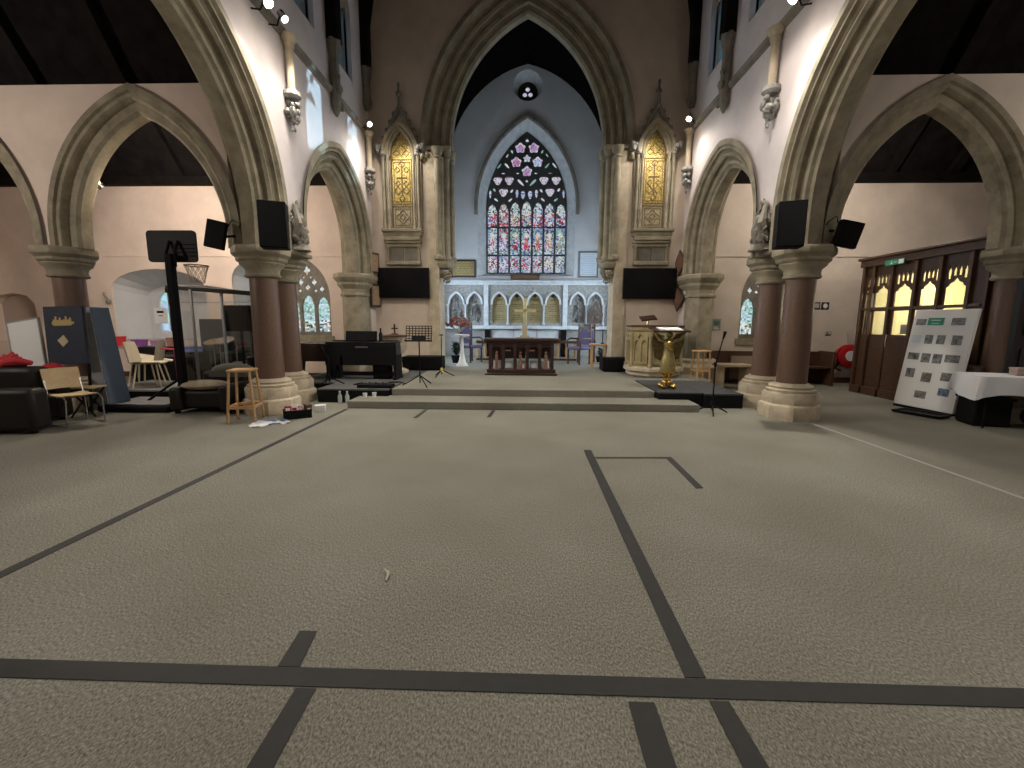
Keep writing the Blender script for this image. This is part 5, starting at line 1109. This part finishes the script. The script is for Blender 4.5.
def drum(loc, r_, h, label, name, hm, axis='Z', tilt=0., legs=True, zc=0.):
    t = thing(name, label, 'drum', loc); M_ = Matrix.Rotation(PI / 2, 3, 'X') if axis == 'Y' else Matrix.Rotation(tilt, 3, 'X')
    c = (0, 0, zc)
    MB().lathe([(r_, -h / 2), (r_, h / 2)], c, 28, M=M_).obj('shell', BLACKG, t); MB().lathe([(r_ * .96, h / 2), (r_ * .96, h / 2 + .006)], c, 28, M=M_).obj('head', hm, t)
    m = MB()
    for z in (-h / 2, h / 2): m.lathe([(r_ * .97, z - .012), (r_ * 1.04, z - .012), (r_ * 1.04, z + .012), (r_ * .97, z + .012)], c, 28, M=M_)
    m.obj('hoops', CHROME, t)
    if legs:
        for k in range(3):
            a = .5 + 2 * PI * k / 3; MB().tube([(r_ * math.cos(a), r_ * math.sin(a), zc), (r_ * 1.08 * math.cos(a), r_ * 1.08 * math.sin(a), 0)], .012, 6).obj('leg', CHROME, t)
drum((-6.0, 9.0, 0), .28, .40, 'black bass drum facing the nave behind the acrylic screen', 'bass_drum', BLACK, 'Y', zc=.32)
drum((-5.62, 9.1, 0), .17, .16, 'snare drum with pale head beside the black bass drum', 'snare_drum', WHITE, 'Z', .35, True, .85)
drum((-6.2, 8.75, 0), .17, .20, 'black tom drum above the left of the bass drum', 'tom_drum', mat('grey_head', (.25, .25, .25), .5), 'Z', .4, True, .95)
drum((-5.45, 8.6, 0), .20, .35, 'black floor tom nearest the column pair', 'floor_tom', MATS['grey_head'], 'Z', .0, True, .55)
for (x, y, h, l) in ((-6.42, 8.7, 1.05, 'low cymbal on a chrome stand left of the drum kit'), (-5.75, 9.3, 1.30, 'higher dark cymbal on a stand above the drum kit')):
    t = thing('cymbal_stand', l, 'cymbal', (x, y, 0), 0, 'cymbals of the drum kit'); MB().tube([(0, 0, .03), (0, 0, h)], .012, 8).obj('pole', CHROME, t); stand_legs(t, .3, .25, 3, CHROME); MB().lathe([(.19, -.01), (.10, .015), (.04, .02), (.02, .04), (.005, .042)], (0, 0, h - .02), 24, M=Matrix.Rotation(.3, 3, 'X')).obj('cymbal', mat('dull_bronze', (.30, .24, .14), .35, .9), t)
t = thing('black_speaker_box', 'black speaker box on the floor under the left cymbal', 'speaker', (-6.55, 9.3, 0)); B((-.25, .25, -.2, .2, .01, .75)).obj('cabinet', BLACK, t, bevel=.015); MB().lathe([(.15, 0), (.17, .012), (.15, .014), (.05, .005)], (0, -.2, .35), 20, M=Matrix.Rotation(PI / 2, 3, 'X')).obj('cone', BLACKG, t); B((-.2, .2, -.15, .15, 0, .012)).obj('feet', BLACK, t)

t = thing('paper_scrap', 'tiny curled pale scrap lying on the open carpet in mid nave', 'scrap', (-.79, 2.27, 0), .3); m = MB(); m.tube([(0, -.06, .006), (.015, 0, .012), (-.01, .06, .006)], [.006, .012, .005], 6); m.obj('curl', mat('scrap_tan', (.42, .38, .3), .8), t)
# ------------------------------------------------------------------ right side
t = thing('oak_pew', 'long low brown pew along the right chapel wall below the window', 'pew', (5.75, 10.45, 0))
B((-1.45, 1.45, .18, .24, .05, .78)).obj('back', OAK, t, bevel=.01); B((-1.45, 1.45, -.25, .18, .40, .44)).obj('seat', OAK, t, bevel=.008)
for x in (-1.42, 1.42): B((x - .035, x + .035, -.27, .25, 0, .80)).obj('end_panel', OAK, t, bevel=.01)
B((-.75, .9, .14, .178, .10, .66)).obj('pale_back_panel', mat('washed_panel', (.28, .21, .16), .7), t)
t = thing('low_stone_table', 'small pale table in front of the pew beside the right columns', 'table', (4.62, 9.7, 0)); B((-.35, .35, -.25, .25, .50, .55)).obj('top', mat('pale_wood', (.40, .31, .21), .6), t, bevel=.01)
for x in (-.28, .28): B((x - .04, x + .04, -.18, .18, 0, .50)).obj('leg', mat('pale_wood', (.40, .31, .21), .6), t)
t = thing('wall_notice', 'small green grey notice on the wall right of the pulpit', 'notice', (4.68, YA, 1.27)); B((-.10, .10, -.012, 0, 0, .28)).obj('sheet', mat('notice_green', (.22, .27, .25), .6), t); B((-.07, .07, -.015, -.012, .12, .24)).obj('picture', mat('notice_dark', (.10, .14, .14), .6), t); B((-.07, .07, -.015, -.012, .03, .05), (-.07, .03, -.015, -.012, .07, .09)).obj('lettering', WHITE, t)
for k, x in enumerate((6.82, 7.03, 7.24)):
    l = ['square black wall sign with white symbol, nearest the columns', 'square wall sign in the middle of the row of three', 'square wall sign with round white symbol, nearest the porch'][k]
    t = thing('wall_sign', l, 'sign', (x, YA, 1.79), 0, 'row of three small wall signs'); B((-.09, .09, -.012, 0, 0, .17)).obj('plate', mat('sign_black', (.03, .03, .03), .5), t)
    m = MB()
    if k == 0: m.box(-.05, .05, -.016, -.012, .05, .06); m.box(-.05, .02, -.016, -.012, .08, .09); m.box(-.05, .05, -.016, -.012, .11, .12)
    elif k == 1: m.box(-.06, .06, -.016, -.012, .03, .14)
    else: m.lathe([(.055, 0), (.055, .004)], (0, -.016, .085), 18, M=Matrix.Rotation(PI / 2, 3, 'X'))
    m.obj('symbol', mat('symbol_grey', (.42, .41, .38), .6) if k != 2 else WHITE, t)
t = thing('fire_hose_reel', 'red fire hose reel on the wall left of the wooden porch', 'hose reel', (7.82, YA - .005, .62)); M_ = Matrix.Rotation(PI / 2, 3, 'X')
MB().lathe([(.27, -.05), (.27, 0), (.25, .0), (.24, -.03)], (0, -.12, .06), 28, M=M_).obj('back_flange', REDP, t); MB().lathe([(.235, 0), (.235, .14)], (0, 0, .06), 28, M=M_).obj('hose_coil', BLACK, t)
MB().lathe([(.27, 0), (.28, .015), (.25, .03), (.13, .03), (.125, .04), (.02, .04)], (0, -.18, .06), 28, M=M_).obj('front_flange', REDP, t); MB().lathe([(.125, 0), (.12, .006)], (0, -.222, .06), 20, M=M_).obj('white_label', WHITE, t)
MB().tube([(.05, -.02, .30), (.02, -.03, .48), (.0, -.02, .62)], .018, 7).obj('supply_pipe', mat('pipe_grey', (.4, .38, .35), .5), t); MB().tube([(-.2, -.12, -.1), (-.24, -.1, -.25), (-.1, -.08, -.3)], .02, 7).obj('nozzle', BLACK, t)
t = thing('light_switch', 'small grey switch plate on the wall above the hose reel', 'switch', (7.38, YA, 1.18)); B((-.07, .07, -.02, 0, 0, .08)).obj('plate', mat('switch_grey', (.36, .32, .28), .5), t, bevel=.005); B((-.04, -.02, -.028, -.02, .025, .055), (.02, .04, -.028, -.02, .025, .055)).obj('rockers', WHITE, t)
# inner porch: x = 7.05 face running in y
PX = 7.06
t = thing('inner_porch', 'dark oak inner porch with traceried glazed screen at the right', 'porch', (PX, 0, 0))
U = lambda u, v, d: Vector((d, u, v))           # u is y
ys = [9.40, 9.22, 8.72, 8.20, 7.72, 7.26]     # bay edges
holes = []; panes = []
bays = [(9.35, 9.20), (9.12, 8.78), (8.66, 8.28), (8.12, 7.80), (7.66, 7.30)]
for k, (b, a) in enumerate(bays):
    mid = (a + b) / 2; hw = (b - a) / 2
    zb = 1.24 if k in (0, 4) else 1.78; zt = 2.12
    h = [(a, zb), (b, zb), (b, zt - .06), (b - hw * .25, zt - .04), (b - hw * .35, zt + .0), (b - hw * .7, zt + .03), (mid, zt + .10), (a + hw * .7, zt + .03), (a + hw * .35, zt), (a + hw * .25, zt - .04), (a, zt - .06)]
    holes.append(h)
    if k: 
        w3 = (b - a) / 4.6
        for j in range(4):
            c = a + (b - a) * (j + .5) / 4; low = 2.20 + .05 * (1 if j in (1, 2) else 0)
            holes.append([(c - w3 * .36, low), (c + w3 * .36, low), (c + w3 * .42, 2.33), (c, 2.42), (c - w3 * .42, 2.33)])
    else: holes.append([(mid - .05, 2.2), (mid + .05, 2.2), (mid + .05, 2.34), (mid, 2.4), (mid - .05, 2.34)])
holes.append([(8.78, 1.24), (9.12, 1.24), (9.12, 1.70), (8.78, 1.70)])
holes.append([(7.84, 1.24), (8.64, 1.24), (8.64, 1.70), (7.84, 1.70)])
m = MB(); m.plate([[(6.95, 0), (9.46, 0), (9.46, 2.62), (6.95, 2.62)]] + holes, U, .03, .055); m.obj('screen_front', OAK, t, smooth=False)
m = MB(); m.box(.0, 2.6, 9.38, 9.46, 0, 2.62); m.obj('side_wall', OAK, t, smooth=False); m = MB(); m.box(.0, 2.6, 6.95, 7.0, 0, 2.62); m.obj('near_side_wall', OAK, t, smooth=False)
m = MB(); m.box(-.05, 2.6, 6.9, 9.5, 2.60, 2.74); m.box(-.09, 2.6, 6.86, 9.54, 2.74, 2.79); m.obj('cornice', OAK, t, bevel=.012)
m = MB()
for y in (9.42, 9.16, 8.72, 8.20, 7.73, 7.22): m.box(-.03, .04, y - .03, y + .03, 0, 2.6)
m.box(-.02, .04, 7.0, 9.4, 1.72, 1.77); m.box(-.03, .04, 7.0, 9.4, 0, .16); m.obj('mullions', OAK, t, bevel=.006)
# doors of the porch and interior wall
m = MB(); m.box(-.015, .028, 7.80, 8.68, .16, 1.22); d_ = m.obj('door_panel', OAK, t, bevel=.006); m = MB(); m.tube([(-.05, 8.62, 1.0), (-.06, 8.62, 1.12), (-.05, 8.62, 1.24)], .014, 7); m.obj('door_handle', CHROME, d_)
m = MB(); m.box(.058, .064, 7.28, 9.36, 1.2, 2.45); o = m.obj('glazing', ACRYL, t, smooth=False)
m = MB(); m.box(2.3, 2.36, 7.0, 9.4, 0, 2.6); m.box(.1, 2.3, 9.34, 9.38, 0, 2.6); m.box(.1, 2.3, 7.0, 9.34, 2.56, 2.6); m.obj('inner_wall', mat('cream_wall', (.72, .66, .42), .8), t, smooth=False)
B((.09, .16, 8.15, 8.50, 1.26, 1.44)).obj('white_papers', WHITE, t)
t2 = thing('exit_sign', 'green exit sign with white panel on the porch cornice', 'sign', (PX - .055, 8.62, 2.56), 0); B((-.02, 0, -.21, .22, 0, .10)).obj('plate', GREEN, t2); B((-.024, -.02, -.20, -.09, .01, .09)).obj('white_panel', WHITE, t2)
m = MB(); m.box(-.024, -.02, .04, .10, .02, .035); m.tube([(-.022, .06, .03), (-.022, .075, .06), (-.022, .06, .08)], .006, 5); m.box(-.024, -.02, -.05, .02, .045, .055); m.obj('running_figure', WHITE, t2)
glow(8.3, 8.3, 2.0, 150, (1, .90, .66), .1, 'porch_light'); t3 = thing('porch_lamp', 'glowing round lamp inside the wooden porch', 'lamp', (8.1, 8.9, 2.5)); MB().lathe([(.10, 0), (.12, .04), (.10, .09)], n=16).obj('diffuser', mat('soft_glow', (1, .9, .6), .4, emit=(1, .88, .55), es=6), t3); MB().lathe([(.05, .09), (.05, .1)], n=12).obj('rose', WHITE, t3)
# dark carved cupboard / screen right of porch
t = thing('carved_screen', 'black carved oak screen between the porch and the right column', 'screen', (PX, 6.9, 0)); B((.1, 1.2, -.35, -.05, 0, 2.5)).obj('body', mat('black_oak', (.020, .014, .012), .5), t, bevel=.01); B((.2, 1.1, -.38, -.35, .2, 1.1), (.2, 1.1, -.38, -.35, 1.3, 2.3)).obj('panels', mat('black_oak', (.020, .014, .012), .5), t, bevel=.01)
# white photo board, leaning back
t = thing('photo_board', 'white display board of black and white photographs leaning by the porch', 'display board', (6.72, 7.36, .04), rad(-84), None, -.12, 0)
W_, H_ = .98, 1.66
B((-W_ / 2, W_ / 2, -.02, .02, 0, H_)).obj('board', WHITE, t, bevel=.006)
PH = [(.145, .875, .17, .10, 0), (.39, .88, .26, .12, 1), (.74, .88, .20, .11, 0), (.13, .70, .16, .13, 2), (.345, .70, .13, .145, 0), (.54, .70, .13, .145, 0), (.79, .70, .15, .15, 0), (.155, .52, .19, .115, 0), (.37, .51, .145, .15, 0), (.56, .51, .145, .15, 0), (.79, .52, .22, .12, 0), (.17, .345, .15, .15, 0), (.46, .315, .16, .155, 0), (.81, .34, .24, .13, 0), (.43, .135, .19, .12, 0), (.79, .19, .17, .12, 3)]
q = random.Random(12)
for (u, v, w_, h, k) in PH:
    x = (u - .5) * W_; z = v * H_; h = h * H_ * .62; w_ *= W_
    mm = [mat('photo_grey_%d' % q.randrange(4), (.27, .27, .26), .5, var=1., scale=q.uniform(9, 20), col2=(.03, .03, .03)), GREEN, PAPER, mat('photo_blue', (.12, .17, .26), .5, var=.6, scale=22)][k]
    B((x - w_ / 2, x + w_ / 2, -.024, -.02, z - h / 2, z + h / 2)).obj('photograph', mm, t, smooth=False)
    if k == 1: B((x - w_ * .3, x + w_ * .3, -.026, -.024, z + .01, z + .03), (x - w_ * .25, x + w_ * .25, -.026, -.024, z - .04, z - .025)).obj('pale_lettering', mat('mint', (.3, .6, .45), .5), t)
B((-.45, .45, -.06, .08, -.035, .0)).obj('foot_rail', BLACK, t); MB().tube([(0, .02, 1.1), (0, .24, .05)], .015, 6).obj('back_strut', BLACK, t)
# table with white cloth
t = thing('trestle_table', 'black legged trestle table under a white cloth at the right edge', 'table', (6.93, 6.28, 0), -.25); B((-.50, 1.0, -.29, .29, .70, .73)).obj('tabletop', OAK, t)
for x in (-.4, .9):
    for y in (-.24, .24): MB().tube([(x, y, 0), (x, y, .70)], .016, 8).obj('leg', BLACK, t)
t = thing('white_tablecloth', 'white cloth draped over the table at the right edge', 'tablecloth', (6.93, 6.28, 0), -.25)
m = MB(); x0, x1, y0, y1, zt = -.53, 1.03, -.31, .31, .738
rr_ = [((x0 + x1) / 2 + u, v) for u, v in rrect(x1 - x0, y1 - y0, .07)]; per = []
for k in range(len(rr_)):
    (a, b), (c, e) = rr_[k], rr_[(k + 1) % len(rr_)]; n_ = max(1, int(math.hypot(c - a, e - b) / .06)); per += [(a + (c - a) * j / n_, b + (e - b) * j / n_) for j in range(n_)]
rows = []; cxm, cym = (x0 + x1) / 2, 0
for lv, (dz, out) in enumerate([(0, -.02), (-.004, 0), (-.06, .012), (-.14, .02), (-.22, .025), (-.30, .03)]):
    r_ = []
    for k, (a, b) in enumerate(per):
        L = math.hypot(a - cxm, b - cym); nx, ny = (a - cxm) / L, (b - cym) / L
        wv = (.022 * math.sin(k * .9) + .012 * math.sin(k * 2.1)) * lv / 5 if lv > 1 else 0
        drop = dz * (1 + .18 * math.sin(k * .33 + .6)) 
        r_.append(Vector((a + nx * (out + wv), b + ny * (out + wv), zt + drop)))
    rows.append(r_)
m.loft(rows, True); m.add(rows[0], [tuple(range(len(per)))]); m.obj('cloth', LINEN, t)
t = thing('small_box', 'small pinkish brown box standing on the white tablecloth', 'box', (7.02, 6.24, .745), -.2); B((-.12, .12, -.07, .07, 0, .09)).obj('body', mat('pinkish_card', (.36, .27, .23), .6, var=.2, scale=30), t, bevel=.006); B((-.125, .125, -.075, .075, .085, .105)).obj('lid', mat('box_lid', (.40, .33, .29), .6), t)
t = thing('black_crate', 'black storage crate under the table at the right edge', 'crate', (6.88, 6.32, 0), -.25); B((-.40, .02, -.18, .2, .01, .42)).obj('body', BLACK, t, bevel=.02); B((-.42, .04, -.2, .22, .38, .42)).obj('rim', BLACKG, t); B((-.38, 0, -.16, .18, 0, .012)).obj('feet', BLACK, t)
t = thing('black_bag', 'black bag slumped under the table beside the crate', 'bag', (7.25, 6.12, 0), .2); m = MB(); m.ball((0, 0, .17), (.25, .2, .18), 14, 8); m.obj('body', mat('black_nylon', (.016, .016, .017), .7), t); MB().tube([(-.1, -.15, .25), (0, -.2, .36), (.1, -.15, .25)], .014, 6).obj('handle', BLACK, t)
t = thing('flat_black_tray', 'flat black tray lying on the floor below the photo board', 'tray', (6.38, 7.0, 0), -1.2); B((-.30, .30, -.16, .16, 0, .03)).obj('base', BLACK, t, bevel=.008); B((-.31, .31, -.17, -.15, .02, .05), (-.31, .31, .15, .17, .02, .05), (-.31, -.29, -.17, .17, .02, .05), (.29, .31, -.17, .17, .02, .05)).obj('rim', BLACKG, t)
t = thing('pew_end', 'dark brown pew end between the photo board and right column', 'pew', (6.95, 6.80, 0), rad(-84)); B((-.25, .05, .0, .06, 0, .80)).obj('back', OAK, t, bevel=.01); B((-.25, .05, -.02, .08, .78, .82)).obj('top_rail', OAK, t, bevel=.008)
# ------------------------------------------------------------------ light
lamp(-3.58, 6.50, 5.78, 'left wall spot lamp at the top of the picture, nearer the camera of two', (.8, 4.6, 0), power=560)
lamp(-3.58, 6.92, 5.84, 'left wall spot lamp just above the first leafy shaft', (.6, 7.5, 0), power=380)
lamp(-3.60, 10.45, 5.90, 'left wall spot lamp in the corner beside the gold niche', (0, 8.5, 0), power=190)
lamp(3.58, 6.62, 5.80, 'right wall spot lamp above the first leafy shaft', (-.8, 5.0, 0), power=800)
lamp(3.60, 10.45, 5.95, 'right wall spot lamp in the corner beside the gold niche', (0, 8.5, 0), power=190)
lamp(-6.78, 6.98, 3.55, 'lamp on the transept arch shining on the peach chapel wall', (-8.4, 10.5, 2.2), 'transept lamps', 160, 150)
lamp(7.0, 6.4, 4.62, 'lamp above the right transept arch lighting the roof edge', (8.2, 6.4, 3.6), 'transept lamps', 40, 140)
for x in (-3.66, 3.66):
    for y, e in ((-.5, 130), (-4.0, 230)):
        l = bpy.data.lights.new('nave_lamp_light', 'SPOT'); l.energy = e; l.color = (1, .93, .82); l.spot_size = rad(128); l.spot_blend = .7; l.shadow_soft_size = .06
        o = bpy.data.objects.new('nave_lamp_light', l); COL.objects.link(o); o.location = (x, y, 5.8); o.rotation_euler = Vector((-x, 3.2, -5.8)).to_track_quat('-Z', 'Y').to_euler()
for x, y, z, p in ((-2.9, 6.72, 5.72, 85), (2.9, 6.65, 5.72, 85), (-2.9, 10.2, 5.82, 62), (2.9, 10.2, 5.86, 62)): wash(x, y, z, p)  # added fill for the nave and east walls, no fixtures of their own
glow(-8.8, 3.2, 3.6, 290, (1, .90, .80), .15, 'transept_fill'); glow(-7.2, 8.3, 4.2, 270, (1, .87, .74), .1, 'chapel_fill')  # unseen fill added to brighten the left transept and chapel
glow(-6.6, 7.3, 3.5, 35, (1, .80, .58), .06, 'lamp_spill_fill')  # extra unseen point added beside the arch lamp to strengthen its glow
glow(8.8, 3.4, 4.2, 170, (1, .90, .80), .15, 'transept_fill'); glow(6.4, 8.9, 4.4, 190, (1, .88, .76), .1, 'chapel_fill')  # unseen fill added on the right side too, transept and chapel
sun = bpy.data.lights.new('low_sun', 'SUN'); sun.energy = 5.; sun.angle = rad(.5); sun.color = (.85, .93, 1.0)
so = bpy.data.objects.new('low_sun', sun); COL.objects.link(so); so.rotation_euler = Vector((-1, .015, -.29)).to_track_quat('-Z', 'Y').to_euler()
w = bpy.data.worlds.new('world'); SC.world = w; w.use_nodes = True; w.node_tree.nodes['Background'].inputs[0].default_value = (.42, .5, .6, 1); w.node_tree.nodes['Background'].inputs[1].default_value = .9
# camera
f, pit, yaw, rol = 430., rad(8.2138), rad(1.737), rad(.3)
cd = bpy.data.cameras.new('camera'); cam = bpy.data.objects.new('camera', cd); COL.objects.link(cam); SC.camera = cam
cd.sensor_width = 36; cd.lens = f / 1024 * 36; cd.clip_start = .05; cd.clip_end = 100
F_ = Vector((-math.sin(yaw) * math.cos(pit), math.cos(yaw) * math.cos(pit), -math.sin(pit))); R_ = Vector((math.cos(yaw), math.sin(yaw), 0)); U_ = R_.cross(F_)
R2 = R_ * math.cos(rol) + U_ * math.sin(rol); U2 = U_ * math.cos(rol) - R_ * math.sin(rol)
cam.matrix_world = Matrix(((R2.x, U2.x, -F_.x, 0), (R2.y, U2.y, -F_.y, 0), (R2.z, U2.z, -F_.z, 1.45), (0, 0, 0, 1)))
vs = SC.view_settings; vs.view_transform = 'Standard'; vs.look = 'None'; vs.gamma = 1; vs.exposure = -.2; vs.use_curve_mapping = False
SC.cycles.use_denoising = True; SC.cycles.max_bounces = 6; SC.cycles.diffuse_bounces = 3; SC.cycles.sample_clamp_indirect = 4
